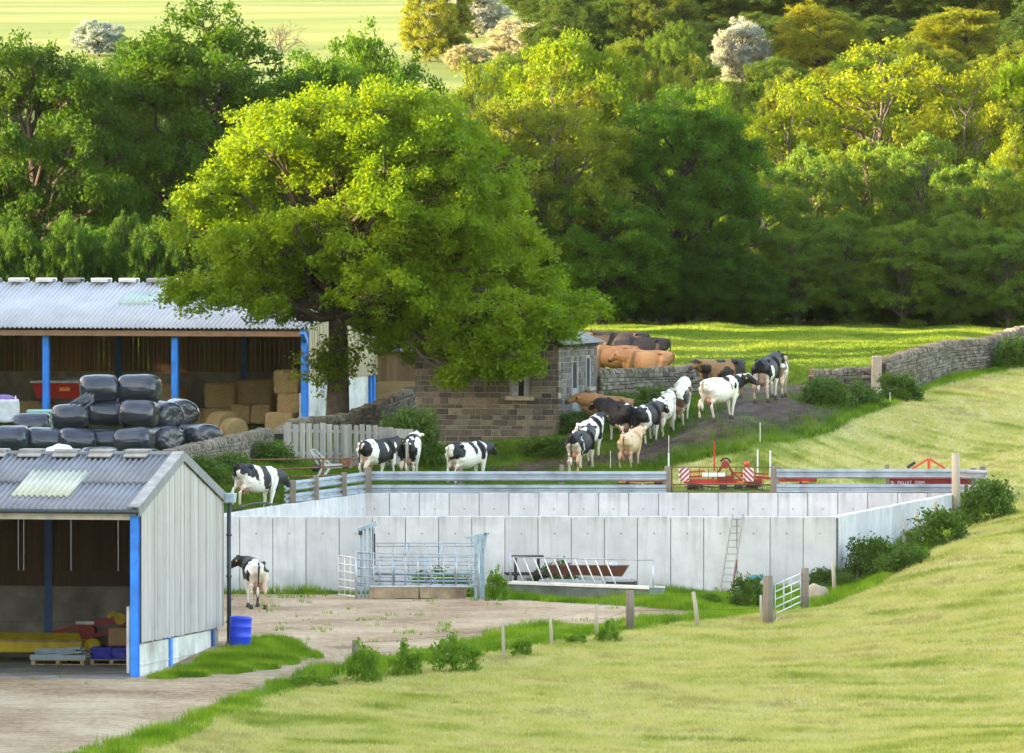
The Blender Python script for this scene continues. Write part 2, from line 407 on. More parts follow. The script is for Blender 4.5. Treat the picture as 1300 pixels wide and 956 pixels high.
def tree_meshes(name,H_,Rr,base,nl,cper,lper,leaf,seed,bark,leafm,style='oak',prof=None,lobe=None,trunk_r=None,dens=1.0,extra=(),rej=None):
    rng=np.random.default_rng(seed)
    top=H_; mid=base+(top-base)*.42
    lobes=[]
    lr=lobe or Rr*.27
    tries=0
    while len(lobes)<nl and tries<nl*200:
        tries+=1
        d=rng.normal(size=3); d/=np.linalg.norm(d)
        if prof is not None:
            z=rng.uniform(prof[0][0],prof[-1][0])
            hw=np.interp(z,[p[0] for p in prof],[p[1] for p in prof]); off=np.interp(z,[p[0] for p in prof],[p[2] for p in prof])
            a=rng.uniform(0,2*math.pi); rr=hw*math.sqrt(rng.uniform(.12,1))
            c=np.array([off+rr*math.cos(a),rr*math.sin(a)*.9,z])
            if rej and rej(c): continue
            if rng.uniform()>.35+.65*(rr/max(hw,.01)) and z<prof[-1][0]-lr*1.6: continue
        else:
            rr=rng.uniform(.55,1.0)**.6
            up=(top-mid-lr*.7) if d[2]>0 else (mid-base-lr*.3)
            if style=='ash': w=1-.25*max(0,d[2])
            elif style=='cone': w=1-.6*max(0,d[2])
            else: w=1.0
            c=np.array([d[0]*(Rr-lr*.6)*rr*w,d[1]*(Rr-lr*.6)*rr*w,mid+d[2]*up*rr])
        if all(np.linalg.norm((c-o)*np.array([1,1,1.3]))>lr*(.78) for o,_ in lobes): lobes.append((c,lr*rng.uniform(.7,1.25)))
    for ex in extra: lobes.append((np.array(ex[:3]),ex[3]))
    tb=MB()
    tr=trunk_r or H_*.028
    fork=base+(top-base)*.12
    trunk=[(0,0,-.4),(0,0,0),(.05*H_*.1,0,fork*.5),(0,0,fork),(-.02*H_,0,fork+(top-fork)*.35),(.01*H_,.01*H_,fork+(top-fork)*.7)]
    tb.tube(trunk,[tr*1.7,tr*1.35,tr*1.05,tr*.95,tr*.6,tr*.22],10)
    cc=[]
    zf=lambda z:np.interp(z,[0,fork,fork+(top-fork)*.35,fork+(top-fork)*.7],[0,0,-.02*H_,.01*H_])
    for i,(c,r) in enumerate(lobes):
        hd=math.hypot(c[0],c[1]); sz=np.clip(c[2]-hd*.55-rng.uniform(0,.08)*H_,fork*.8,fork+(top-fork)*.68)
        w=.5*tr*(1-.5*(sz-fork*.8)/(top-fork)); 
        pts=limb(tb,(zf(sz),0,sz),c,max(w*.75,.05),.025+tr*.04,rng,5,.09)
        m=int(cper*rng.uniform(.75,1.25))
        q=rng.normal(size=(m,3)); q/=np.linalg.norm(q,axis=1)[:,None]
        q[:,2]=np.where(q[:,2]<-.35,-q[:,2]*.6,q[:,2])
        rad=r*rng.uniform(.6,1.08,m)[:,None]
        cl=c+q*rad*np.array([1.08,1.08,.8])
        for j in range(0,m,5): limb(tb,c if j%2 else pts[-2],cl[j],.03+tr*.02,.012,rng,2,.1,4)
        cc.append(cl)
    cc=np.concatenate(cc)
    cr=lr*.30
    lv=clusters(cc,lper,cr,rng)
    q=leafquads(lv,leaf,.62,.3 if style!='droop' else .0,rng,down=0 if style!='droop' else 1.2)
    crown=npmesh(name+'_crown',q,4,leafm)
    tme=tb; 
    me=bpy.data.meshes.new(name+'_trunk'); me.from_pydata(tb.v,[],tb.f); me.update(); me.polygons.foreach_set('use_smooth',[True]*len(me.polygons)); me.materials.append(bark)
    return me,crown
def plant_tree(name,label,cat,x,y,z,tm,cm,sc=(1,1,1),rz=0,col=(1,1,1),group=None):
    t=thing(name,label,cat,(x,y,z),rz,group); t.scale=sc
    o=link('trunk',tm,t); o=link('crown',cm,t); o.color=(*col,1)
    return t
def bush_mesh(name,r,h,ncl,per,leaf,seed,mat,core=True):
    rng=np.random.default_rng(seed)
    q=rng.normal(size=(ncl,3)); q/=np.linalg.norm(q,axis=1)[:,None]; q[:,2]=np.abs(q[:,2])
    lump=np.array([mnoise.noise(Vector(tuple(v*2.1+seed))) for v in q])
    rad=rng.uniform(.45,1,ncl)**.5*(1+.45*lump)
    cc=q*rad[:,None]*np.array([r,r,h])
    lv=clusters(cc,per,r*.2,rng); lv[:,2]=np.maximum(lv[:,2],.01)
    return npmesh(name,leafquads(lv,leaf,.6,.2,rng),4,mat)
# ------------------------------------------------------------ grass blades
def blades(name,poly,dens,h,w,mat,kind='stuff',cond=None,seed=1,lean=.35,maxn=400000,wfade=None,zoff=0,tuft=3):
    rng=np.random.default_rng(seed)
    p=np.array(poly); x0,y0=p.min(0); x1,y1=p.max(0)
    n=int((x1-x0)*(y1-y0)*dens); n=min(n,3000000)
    x=rng.uniform(x0,x1,n); y=rng.uniform(y0,y1,n)
    k=pip(x,y,poly)&~pip(x,y,PIT)
    x,y=x[k],y[k]
    # only what the camera (or a step aside) can see
    s=np.abs(x)<(y*.0523+3.0); x,y=x[s],y[s]
    if cond is not None:
        k=cond(x,y,rng); x,y=x[k],y[k]
    if len(x)>maxn: x,y=x[:maxn],y[:maxn]
    z=H(x,y)+zoff
    n=len(x)
    x=np.repeat(x,tuft)+rng.normal(size=n*tuft)*w*1.5; y=np.repeat(y,tuft)+rng.normal(size=n*tuft)*w*1.5; z=np.repeat(z,tuft); n*=tuft
    a=rng.uniform(0,2*math.pi,n); hh=h*rng.uniform(.45,1.25,n)
    if callable(wfade): hh=hh*wfade(x,y)
    dx,dy=np.cos(a)*w*.5,np.sin(a)*w*.5
    la=rng.uniform(0,2*math.pi,n); ll=hh*lean*rng.uniform(.2,1.6,n)
    tx,ty=x+np.cos(la)*ll,y+np.sin(la)*ll
    v=np.stack([np.c_[x-dx,y-dy,z-.02],np.c_[x+dx,y+dy,z-.02],np.c_[tx,ty,z+hh]],1).reshape(-1,3)
    me=npmesh(name,v,3,mat); o=link(name,me); o['kind']=kind
    return o
def blade_mat(name,kind,trans=.35,bright=1.0):
    n=NT(name); c=grasscol(n,kind); r=n.island()
    c=n.mix(n.math('MULTIPLY',r,.35),c,n.mix(1.0,c,(1.5,1.35,.9),'MULTIPLY'))
    if bright!=1: c=n.mix(1.0,c,(bright,)*3,'MULTIPLY')
    d=n.n('ShaderNodeBsdfDiffuse'); n.set(d,'Color',c)
    t=n.n('ShaderNodeBsdfTranslucent'); n.set(t,'Color',n.mix(1.0,c,(1.25,1.25,.9),'MULTIPLY'))
    m=n.n('ShaderNodeMixShader'); n.set(m,0,trans)
    n.t.links.new(d.outputs[0],m.inputs[1]); n.t.links.new(t.outputs[0],m.inputs[2]); n.t.links.new(m.outputs[0],n.out.inputs[0])
    return n.m
# ------------------------------------------------------------ stonework
def stone_row(mb,a,b,top_a,top_b,bot_a,bot_b,thick,rng,course=.13,length=.3,irr=.35,cope=.22,side=None,coping=True,holes=None,xz=None,gap=.012):
    """courses of separate stones laid between ground-plan points a and b; both faces"""
    a=np.array(a,float); b=np.array(b,float); L=np.hypot(*(b-a)); d=(b-a)/L; nrm=np.array([d[1],-d[0]])
    rot=math.atan2(d[1],d[0])
    hmax=max(top_a-bot_a,top_b-bot_b); body=1-(cope/hmax if coping else 0)
    nc=max(2,int(round(hmax*body/course)))
    cs=np.cumsum(np.r_[0,rng.uniform(1-irr,1+irr,nc)]); cs=cs/cs[-1]*body
    for i in range(nc):
        s=-rng.uniform(0,length)
        while s<L:
            w=length*rng.uniform(1-irr*1.3,1+irr*1.5); s0=max(s,0); s1=min(s+w,L); s+=w
            if s1-s0<.04: continue
            t=(s0+s1)/2/L; zb=bot_a+(bot_b-bot_a)*t; zt=top_a+(top_b-top_a)*t
            z0=zb+(zt-zb)*cs[i]; z1=zb+(zt-zb)*cs[i+1]
            if holes and any(s1>h[0]+.02 and s0<h[1]-.02 and z1>h[2]+.02 and z0<h[3]-.02 for h in holes):
                # clip to the opening
                ok=False
                for h in holes:
                    if s1>h[0]+.02 and s0<h[1]-.02 and z1>h[2]+.02 and z0<h[3]-.02:
                        if s0<h[0]-.08: s1=h[0]; ok=True
                        elif s1>h[1]+.08: s0=h[1]; ok=True
                        else: ok=False
                        break
                if not ok: continue
            tt=thick*(1.12-.24*(i/nc) if coping else 1)
            c=a+d*(s0+s1)/2
            j=rng.uniform(-.015,.03)*(1 if coping else .5)
            slope=math.atan2((top_b-top_a),L) if coping else 0
            mb.box((c[0],c[1],(z0+z1)/2),(s1-s0-gap,tt+2*j,z1-z0-gap),(0,-slope,rot) if not coping else Euler((rng.normal()*.02,-slope+rng.normal()*.03,rot+rng.normal()*.015)).to_matrix())
    if coping:
        s=0
        while s<L:
            w=rng.uniform(.07,.2); t=(s+w/2)/L; zb=top_a+(top_b-top_a)*t
            hh=cope*rng.uniform(.8,1.25); c=a+d*(s+w/2)
            mb.box((c[0],c[1],zb-cope+hh/2),(w-.012,thick*rng.uniform(.85,1.05),hh),Euler((rng.normal()*.05,rng.normal()*.16,rot+rng.normal()*.08)).to_matrix(),taper=rng.uniform(.65,.9))
            s+=w
    return mb
def stone_mat(name,c1,c2,c3,moss=(.10,.12,.05)):
    n=NT(name); r=n.island(); v=n.coord('Object')
    c=n.ramp(r,[(0,c1),(.5,c2),(1,c3)])
    a=n.noise(7,6,v,.7); c=n.mix(n.mapr(a,.35,.7,0,.55),c,sc(c1,.5))
    b=n.noise(1.6,5,v,.6); c=n.mix(n.mapr(b,.56,.72,0,.6),c,moss)
    l=n.noise(16,4,v,.6); c=n.mix(n.mapr(l,.62,.72,0,.5),c,(.42,.41,.36))
    return n.surf(c,.92,0,n.bump(a,.8,.03),.15)
# ------------------------------------------------------------ cattle
POSE={}
def cow_pose(name,head='level',ph=0,turn=0.0,belly=1.0):
    """one continuous body grown from overlapping volumes (voxel remesh)"""
    mb=MB()
    mb.ell((-.02,0,1.0),(.80,.33*belly,.385)); mb.ell((-.1,0,.93),(.60,.34*belly,.36))
    mb.ell((-.66,0,1.16),(.32,.25,.25)); mb.ell((-.50,.2,1.34),(.10,.07,.06)); mb.ell((-.50,-.2,1.34),(.10,.07,.06))
    mb.ell((-.90,.10,1.27),(.08,.06,.07)); mb.ell((-.90,-.10,1.27),(.08,.06,.07)); mb.ell((-.86,0,1.36),(.10,.06,.05))
    mb.ell((.58,0,1.08),(.33,.25,.36)); mb.ell((.78,0,.90),(.20,.17,.26))
    mb.tube([(-.88,0,1.33),(-.4,0,1.37),(.1,0,1.34),(.62,0,1.40)],[.07,.085,.085,.09],8)
    hind=[(.16,-.04),(-.14,.03)] if ph==0 else ([(-.1,0),(.14,-.02)] if ph==1 else [(.03,0),(-.04,0)])
    front=[(-.16,.0),(.17,.0)] if ph==0 else ([(.14,0),(-.16,0)] if ph==1 else [(.04,0),(-.03,0)])
    hoof=[]
    for s,(o,l) in zip((1,-1),hind):
        y=.19*s
        mb.tube([(-.70,y*.75,1.12),(-.60+o*.2,y*1.05,.86),(-.74+o*.5,y,.66)],[.20,.165,.105],10)
        mb.tube([(-.74+o*.5,y,.68),(-.86+o*.75,y,.50),(-.83+o,y,.28),(-.80+o*1.1,y,.12)],[.10,.062,.043,.05],8)
        mb.ell((-.60+o*.2,y*1.0,.92),(.20,.1,.26))
        hoof.append((-.78+o*1.1,y))
    for s,(o,l) in zip((1,-1),front):
        y=.16*s
        mb.tube([(.60,y,1.02),(.60+o*.25,y*1.1,.78),(.60+o*.55,y,.50)],[.16,.105,.062],10)
        mb.ell((.60+o*.55,y,.48),(.06,.055,.07))
        mb.tube([(.60+o*.55,y,.50),(.59+o*.85,y,.26),(.60+o,y,.12)],[.056,.040,.048],8)
        hoof.append((.62+o,y))
    # neck and head
    tz={'level':(1.28,.36),'down':(.88,-.62),'low':(1.12,-.1),'up':(1.48,.5)}[head]
    base=Vector((.72,0,1.16)); 
    nl=.55
    hd=Vector((1,0,0))
    c,s_=math.cos(turn),math.sin(turn)
    hb=Vector((.72+nl*c*(.95 if head!='down' else .8),nl*s_,tz[0]+.08))
    mid=Vector((.78+.32*math.cos(turn*.5),.32*math.sin(turn*.5),(1.16+hb.z)/2+.03))
    mb.tube([Vector((.50,0,1.12)),mid,hb],[.33,.225,.15],12); mb.ell((.72,0,1.02),(.25,.15,.30))
    t2=turn*1.25; slope=-.55 if head!='down' else -1.15
    ax=Vector((math.cos(t2)*math.cos(slope),math.sin(t2)*math.cos(slope),math.sin(slope)))
    side=Vector((-math.sin(t2),math.cos(t2),0)); upv=side.cross(ax)*-1
    if upv.z<0: upv=-upv
    mb.ell(hb+ax*.03,(.14,.125,.15)); 
    mb.tube([hb,hb+ax*.15,hb+ax*.31,hb+ax*.37],[.145,.125,.095,.098],12)
    mb.ell(hb+ax*.37,(.085,.092,.085))
    mb.ell(hb-ax*.06+upv*.10,(.07,.07,.06))
    for s in(1,-1):
        e0=hb-ax*.04+side*s*.10+upv*.03; e1=e0+side*s*.20+Vector((0,0,-.03))-ax*.03
        mb.tube([e0,(e0+e1)/2+upv*.0,e1],[.035,.062,.02],8)
    me=bpy.data.meshes.new(name); me.from_pydata(mb.v,[],mb.f)
    bm=bmesh.new(); bm.from_mesh(me); bmesh.ops.recalc_face_normals(bm,faces=bm.faces); bm.to_mesh(me); bm.free()
    o=bpy.data.objects.new('t',me); COL.objects.link(o)
    md=o.modifiers.new('r','REMESH'); md.mode='VOXEL'; md.voxel_size=.024
    sm=o.modifiers.new('s','SMOOTH'); sm.factor=.6; sm.iterations=5
    dg=bpy.context.evaluated_depsgraph_get(); dg.update()
    res=bpy.data.meshes.new_from_object(o.evaluated_get(dg)); bpy.data.objects.remove(o)
    res.polygons.foreach_set('use_smooth',[True]*len(res.polygons))
    POSE[name]=dict(me=res,hoof=hoof,hb=hb,ax=ax,side=side,up=upv)
def cow_mats():
    n=NT('cow_hide'); a=n.n('ShaderNodeAttribute'); a.attribute_name='coat'
    f=n.noise(9,5,n.coord('Object'),.6); c=n.mix(n.mapr(f,.4,.75,0,.3),a.outputs['Color'],(.22,.17,.11),'MIX')
    c=n.mix(.35,a.outputs['Color'],c)
    h=n.noise(60,3,n.coord('Object'))
    n.surf(c,.62,0,n.bump(h,.2,.005),.3)
    return n.m
def make_cow(label,px,py,D,head_deg,pose,coat,scale=1.0,group='dairy cows walking between the yard and the meadow',tagcol=True):
    p=P(px,py,D); x,y=p.x,p.y
    hd=R(head_deg); z=h1(x,y)
    t=thing('cow',label,'cow',(x,y,z),hd,group); 
    f=Vector((math.cos(hd),math.sin(hd)))
    za=h1(x+f.x*.7,y+f.y*.7); zb=h1(x-f.x*.7,y-f.y*.7)
    t.rotation_euler=(0,-math.atan2(za-zb,1.4)*.9,hd); t.location.z=(za+zb)/2+.01
    t.scale=(scale,)*3
    q=POSE[pose]; me=q['me'].copy(); me.name='cow_body'
    n=len(me.vertices); co=np.empty(n*3,np.float32); me.vertices.foreach_get('co',co); co=co.reshape(-1,3)
    cols=coat_colors(co,coat,q)
    A=me.color_attributes.new('coat','FLOAT_COLOR','POINT'); A.data.foreach_set('color',np.c_[cols,np.ones(n)].astype(np.float32).ravel())
    link('body',me,t,M['hide'])
    ud=coat.get('udder',True)
    if ud:
        m=MB(); m.ell((-.50,0,.68),(.21,.17,.17),14,10)
        for sx in(-.58,-.42):
            for sy in(-.07,.07): m.tube([(sx,sy,.56),(sx,sy,.47)],[.028,.018],6)
        m.build('udder',M['udder'],t,True)
    m=MB(); m.tube([(-.93,0,1.36),(-.99,0,1.24),(-1.0,.015,.95),(-.97,.03,.62)],[.038,.03,.02,.018],7); 
    tl=m.build('tail',M['tail_'+coat.get('tail','black')],t,True)
    m=MB(); m.tube([(-.97,.03,.66),(-.97,.035,.52),(-.96,.03,.36)],[.02,.05,.012],7); m.build('tail_switch',M['tail_'+coat.get('switch','white')],tl,True)
    for hx,hy in q['hoof']:
        m=MB(); m.tube([(hx-.01,hy,.11),(hx+.01,hy,.04),(hx+.02,hy,-.01)],[.05,.06,.068],8); m.build('hoof',M['hoof'],t,True)
    hb,ax,sd,up=q['hb'],q['ax'],q['side'],q['up']
    for s in(1,-1):
        m=MB(); m.ell(hb+ax*.14+sd*s*.095+up*.045,(.024,.024,.024),8,6); m.build('eye',M['black_eye'],t,True)
    if tagcol:
        for s in(1,-1):
            m=MB(); m.box(hb-ax*.06+sd*s*.24-Vector((0,0,.035))-ax*.02,(.015,.04,.045),(0,0,0)); m.build('ear_tag',M['ear_tag'],t)
    return t
BLACK=(.008,.009,.012); WHITE=(.72,.68,.60); TAN=(.30,.145,.055); CREAM=(.58,.42,.27); BROWN=(.17,.075,.03)
def coat_colors(co,c,q):
    n=len(co); seed=c.get('seed',1); thr=c.get('thr',.0); fr=c.get('freq',1.7)
    A=np.array(c.get('a',WHITE)); B=np.array(c.get('b',BLACK))
    v=np.empty(n)
    w=np.empty(n)
    for i,p in enumerate(co):
        vv=Vector((p[0]*fr*.8+seed*3.7,p[1]*fr*.75+seed*1.3,p[2]*fr+seed*7.1))
        v[i]=mnoise.noise(vv)+.16*mnoise.noise(vv*4.3)
        w[i]=.12*mnoise.noise(vv*3.1+Vector((9,9,9)))
    b=(v>thr).astype(float)
    X,Y,Z=co[:,0],co[:,1],co[:,2]
    for (cx,cy,cz,rx,ry,rz,val) in c.get('patch',[]):
        d=np.sqrt(((X-cx)/rx)**2+((Y-cy)/ry)**2+((Z-cz)/rz)**2)
        b=np.where(d+w*1.6<1,val,b)
    leg=c.get('leg',.62)
    if leg: b=np.where(Z+w<leg,c.get('legv',0.0),b)
    # head
    hb=np.array(q['hb']); ax=np.array(q['ax']); up=np.array(q['up'])
    t=(co-hb)@ax; dist=np.linalg.norm(co-hb,axis=1)
    hd=(dist<.62)&(X>.80)&(t>-.25)
    if 'head' in c: b=np.where(hd,c['head'],b)
    if 'neck' in c: b=np.where((X>.66+w),c['neck'],b); 
    if 'head' in c: b=np.where(hd,c['head'],b)
    if c.get('blaze'):
        lat=(co-hb)@np.array(q['side']); hh=(co-hb)@up
        b=np.where(hd&(np.abs(lat)<.045)&(hh>.02),1-c['head'],b)
    col=A[None]*(1-b[:,None])+B[None]*b[:,None]
    third=c.get('c')
    if third is not None:
        g=np.clip((v-.0)*3+.5,0,1)[:,None]; col=col*(1-g*.7)+np.array(third)[None]*g*.7
    # dirt on legs, belly; pink muzzle stays dark
    dirt=np.clip((.55-Z)/.5,0,1)*c.get('dirt',.5); dc=np.array((.16,.11,.07))
    col=col*(1-dirt[:,None])+dc*dirt[:,None]
    # stained rear (thighs)
    st=np.clip((-X-.62)/.25,0,1)*np.clip((1.1-Z)/.3,0,1)*c.get('stain',.5)*(1-b)
    col=col*(1-st[:,None])+np.array((.45,.27,.14))*st[:,None]
    mz=(t>.30)&hd
    col=np.where(mz[:,None],np.array(c.get('muzzle',(.05,.04,.04)))[None],col)
    # ears: inner darker nothing
    return np.clip(col,0,1)
# ------------------------------------------------------------ material table
M={}
def mats():
    M['concrete']=None
    n=NT('concrete_panels'); v=n.coord('Object'); r=n.island()
    c=n.ramp(r,[(0,(.53,.51,.51)),(1,(.66,.64,.635))])
    a=n.noise(1.3,7,v,.65); c=n.mix(n.mapr(a,.42,.7,0,.55),c,(.40,.40,.395))
    s=n.noise(5,6,n.coord('Object',(1,1,.08)),.65); c=n.mix(n.mapr(s,.5,.74,0,.5),c,(.34,.335,.31))
    g_=n.noise(1.1,5,n.coord('Object',(1,1,.5)),.6); sp=n.n('ShaderNodeSeparateXYZ'); n.set(sp,0,n.coord('Object')); lo=n.mapr(sp.outputs[2],.0,.75,1,0); c=n.mix(n.math('MULTIPLY',n.mapr(g_,.38,.62,0,.75),lo),c,(.24,.235,.18)); hi=n.mapr(sp.outputs[2],2.0,2.42,0,1); c=n.mix(n.math('MULTIPLY',n.mapr(s,.42,.62,0,.6),hi),c,(.27,.27,.25))
    b=n.noise(22,4,v,.6); c=n.mix(n.mapr(b,.64,.75,0,.5),c,(.38,.38,.37))
    M['concrete']=n.surf(c,.8,0,n.bump(n.noise(30,6,v,.7),.25,.01),.3)
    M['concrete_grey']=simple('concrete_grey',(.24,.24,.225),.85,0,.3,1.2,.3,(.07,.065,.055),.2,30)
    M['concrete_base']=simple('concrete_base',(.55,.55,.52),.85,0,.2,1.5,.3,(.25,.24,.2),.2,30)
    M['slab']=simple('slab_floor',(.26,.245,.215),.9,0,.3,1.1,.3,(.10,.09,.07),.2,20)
    M['joint']=simple('joint_grey',(.17,.17,.165),.9)
    M['mark']=simple('cast_mark',(.22,.22,.21),.8)
    n=NT('fibre_roof_grey'); v=n.coord('Object'); a=n.noise(.8,6,v,.6); c=n.ramp(a,[(.3,(.17,.175,.185)),(.7,(.27,.275,.285))])
    s=n.noise(3,5,n.coord('Object',(1,.12,1)),.6); c=n.mix(n.mapr(s,.5,.75,0,.45),c,(.13,.135,.14))
    l=n.noise(14,3,v); c=n.mix(n.mapr(l,.66,.75,0,.6),c,(.5,.5,.45))
    M['roof_grey']=n.surf(c,.75,0,n.bump(l,.2,.01),.3)
    n=NT('fibre_roof_pale'); a=n.noise(.7,6,v:=n.coord('Object'),.6); c=n.ramp(a,[(.3,(.36,.37,.38)),(.7,(.47,.48,.49))])
    l=n.noise(5,5,v,.65); c=n.mix(n.mapr(l,.6,.72,0,.5),c,(.33,.35,.37))
    M['roof_pale']=n.surf(c,.6,0,n.bump(l,.15,.01),.4)
    M['skylight']=simple('skylight_sheet',(.47,.47,.34),.35,0,.12,2,.1)
    M['skylight_dull']=simple('skylight_dull',(.36,.45,.38),.45,0,.12,2,.1)
    M['ridge']=simple('ridge_vent',(.29,.29,.27),.8,0,.25,3)
    M['barge']=simple('barge_board',(.17,.18,.19),.7,0,.2,3)
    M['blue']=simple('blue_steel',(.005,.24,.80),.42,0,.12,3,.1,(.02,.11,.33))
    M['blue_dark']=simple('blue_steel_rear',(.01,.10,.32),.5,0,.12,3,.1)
    M['boards_white']=planks('boards_weathered_pale',(.44,.41,.40),.16,(1,1,.05),16,.85,.6)
    M['boards_cream']=planks('boards_cream',(.40,.33,.21),.15,(1,1,.05),16,.85,.55)
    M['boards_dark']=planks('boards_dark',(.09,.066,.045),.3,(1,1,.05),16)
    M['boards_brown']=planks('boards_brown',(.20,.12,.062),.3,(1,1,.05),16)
    M['boards_ochre']=planks('boards_ochre',(.32,.21,.09),.2,(.06,1,1),10)
    M['fascia']=simple('fascia_brown',(.30,.17,.10),.8,0,.2,3)
    M['fascia_white']=simple('fascia_white',(.55,.54,.50),.7,0,.2,3)
    M['grey_wood']=planks('weathered_grey_wood',(.34,.32,.29),.3,(1,1,.06),14,.9,.45)
    M['post_wood']=planks('fence_post_wood',(.22,.185,.145),.3,(1,1,.08),10,.95,.4)
    M['pale_post']=planks('pale_post_wood',(.42,.36,.27),.25,(1,1,.08),10,.95,.5)
    M['ladder']=simple('ladder_wood',(.30,.28,.25),.7)
    M['gutter']=simple('gutter_plastic',(.03,.045,.05),.45)
    M['hopper']=simple('rain_hopper',(.30,.42,.50),.4)
    M['galv']=simple('galvanised_steel',(.42,.46,.49),.42,.55,.2,5,.1,(.25,.28,.30))
    M['galv_blue']=simple('galvanised_blue',(.30,.40,.46),.5,.3,.2,5,.1)
    M['rail_steel']=simple('guardrail_steel',(.34,.39,.44),.45,.45,.2,2,.1,(.17,.19,.21))
    M['white_tube']=simple('white_tube',(.68,.66,.60),.5,.1,.12,5)
    M['rust']=simple('rusty_steel',(.17,.075,.035),.9,.1,.4,9,.4,(.06,.03,.02))
    M['red']=simple('red_paint',(.50,.025,.018),.45,0,.2,4,.1,(.20,.03,.02))
    M['red_dark']=simple('red_paint_old',(.26,.02,.018),.5,0,.25,4,.1)
    M['red_bright']=simple('red_orange_paint',(.60,.07,.03),.45,0,.15,4,.1)
    M['yellow']=simple('yellow_paint',(.55,.40,.015),.5,0,.2,3,.1,(.22,.15,.02))
    M['orange']=simple('orange_paint',(.62,.22,.02),.5)
    M['white_paint']=simple('white_paint',(.72,.72,.70),.5,0,.08,4)
    M['black_rubber']=simple('black_rubber',(.02,.02,.02),.7)
    M['dark_steel']=simple('dark_steel',(.05,.05,.05),.55,.5)
    n=NT('bale_wrap'); v=n.coord('Object'); a=n.noise(1.8,3,n.coord('Object',(.5,2.4,2.4)),.45,.8)
    w_=n.noise(3,3,n.coord('Object',(.5,1.6,1.6)),.5,.8); h=n.math('ADD',a,n.math('MULTIPLY',w_,.3))
    M['wrap']=n.surf(n.ramp(w_,[(.3,(.016,.020,.028)),(.7,(.036,.044,.058))]),.24,0,n.bump(h,.6,.07),.7)
    M['hay']=None
    n=NT('hay'); v=n.coord('Object',(1,1,4)); a=n.noise(14,8,v,.8); b=n.noise(1.5,4,n.coord('Object'),.6)
    c=n.ramp(a,[(.3,(.22,.14,.06)),(.5,(.50,.35,.17)),(.7,(.72,.54,.28))]); c=n.mix(n.mapr(b,.45,.7,0,.3),c,(.28,.18,.08))
    M['hay']=n.surf(c,.95,0,n.bump(a,1.0,.05),.1)
    M['tub']=simple('pale_green_plastic',(.24,.48,.42),.5,0,.12,3)
    M['bag']=simple('white_woven_bag',(.62,.62,.66),.8,0,.15,4,.4)
    M['bag_purple']=simple('bag_purple_top',(.20,.13,.34),.8,0,.15,4,.4)
    M['card']=simple('cardboard',(.34,.20,.10),.85,0,.12,4)
    M['navy']=simple('blue_sacks',(.012,.03,.33),.45,0,.2,4)
    M['pallet']=simple('pallet_wood',(.42,.33,.20),.85,0,.2,6)
    M['drum']=simple('blue_drum_plastic',(.006,.055,.62),.38,0,.08,3,.05)
    M['pipe_blue']=simple('turquoise_pipe',(.02,.30,.42),.45)
    M['ply']=simple('board_stained',(.30,.22,.14),.85,0,.35,3,.3,(.13,.09,.06))
    M['sheet']=simple('trough_sheet',(.17,.21,.20),.55,.3,.3,2,.1,(.10,.12,.11))
    M['trough_brown']=simple('trough_brown',(.14,.055,.035),.7,0,.2,4)
    M['dark_wood']=simple('dark_stained_wood',(.035,.028,.024),.7)
    M['earth']=simple('sandy_stone',(.40,.32,.23),.95,0,.25,3,.6)
    M['slate']=None
    n=NT('roof_slates'); c=n.ramp(n.island(),[(0,(.12,.125,.13)),(1,(.24,.24,.24))]); a=n.noise(5,6,n.coord('Object'),.7); c=n.mix(n.mapr(a,.5,.7,0,.5),c,(.20,.21,.15)); M['slate']=n.surf(c,.75,0,n.bump(a,.4,.02),.3)
    M['drystone']=stone_mat('drystone',(.11,.09,.07),(.20,.17,.135),(.29,.25,.205))
    M['drystone_dark']=stone_mat('drystone_dark',(.10,.09,.07),(.19,.165,.13),(.28,.25,.205))
    M['blockstone']=stone_mat('sandstone_blocks',(.065,.056,.048),(.135,.115,.09),(.25,.20,.145),(.07,.07,.055))
    M['blockstone_grey']=stone_mat('sandstone_blocks_grey',(.08,.075,.072),(.14,.13,.122),(.23,.21,.19),(.09,.09,.075))
    M['mortar']=simple('lime_mortar',(.30,.25,.20),.95,0,.2,8,.4)
    M['cill']=simple('sandstone_dressing',(.34,.28,.21),.9,0,.2,5,.3)
    M['old_frame']=simple('flaking_frame',(.28,.28,.29),.8,0,.2,8,.3)
    M['door_grey']=planks('grey_door',(.24,.25,.26),.15)
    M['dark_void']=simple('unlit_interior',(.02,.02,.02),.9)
    M['bark']=simple('oak_bark',(.065,.05,.038),.95,0,.35,5,1.0,(.05,.06,.03),.2,9)
    M['bark_far']=simple('bark_far',(.035,.03,.025),.95,0,.3,3,.5)
    M['bark_pale']=simple('bark_pale',(.07,.06,.048),.95,0,.3,3,.5)
    M['leaf']=foliage('leaves',(.040,.110,.010),(.08,.155,.010))
    M['leaf_oak']=foliage('oak_leaves',(.065,.150,.006),(.125,.205,.007))
    M['leaf_blossom']=foliage('blossom_leaves',(.09,.13,.05),(.32,.34,.28),.3)
    M['leaf_bush']=foliage('bush_leaves',(.028,.075,.014),(.055,.115,.018),.35)
    M['leaf_weed']=foliage('weed_leaves',(.05,.14,.015),(.10,.20,.02),.4)
    M['hide']=cow_mats()
    M['udder']=simple('udder_skin',(.36,.20,.14),.6,0,.1,8)
    for k,c in dict(black=BLACK,white=(.6,.55,.46),tan=TAN,brown=BROWN).items(): M['tail_'+k]=simple('tail_hair_'+k,c,.8)
    M['hoof']=simple('hoof_horn',(.05,.04,.035),.7)
    M['black_eye']=simple('eye_dark',(.01,.01,.012),.15)
    M['ear_tag']=simple('ear_tag_yellow',(.70,.50,.02),.5)
    M['blade_mown']=blade_mat('mown_grass_blades','mown',.3)
    M['blade_meadow']=blade_mat('meadow_grass_blades','meadow',.4)
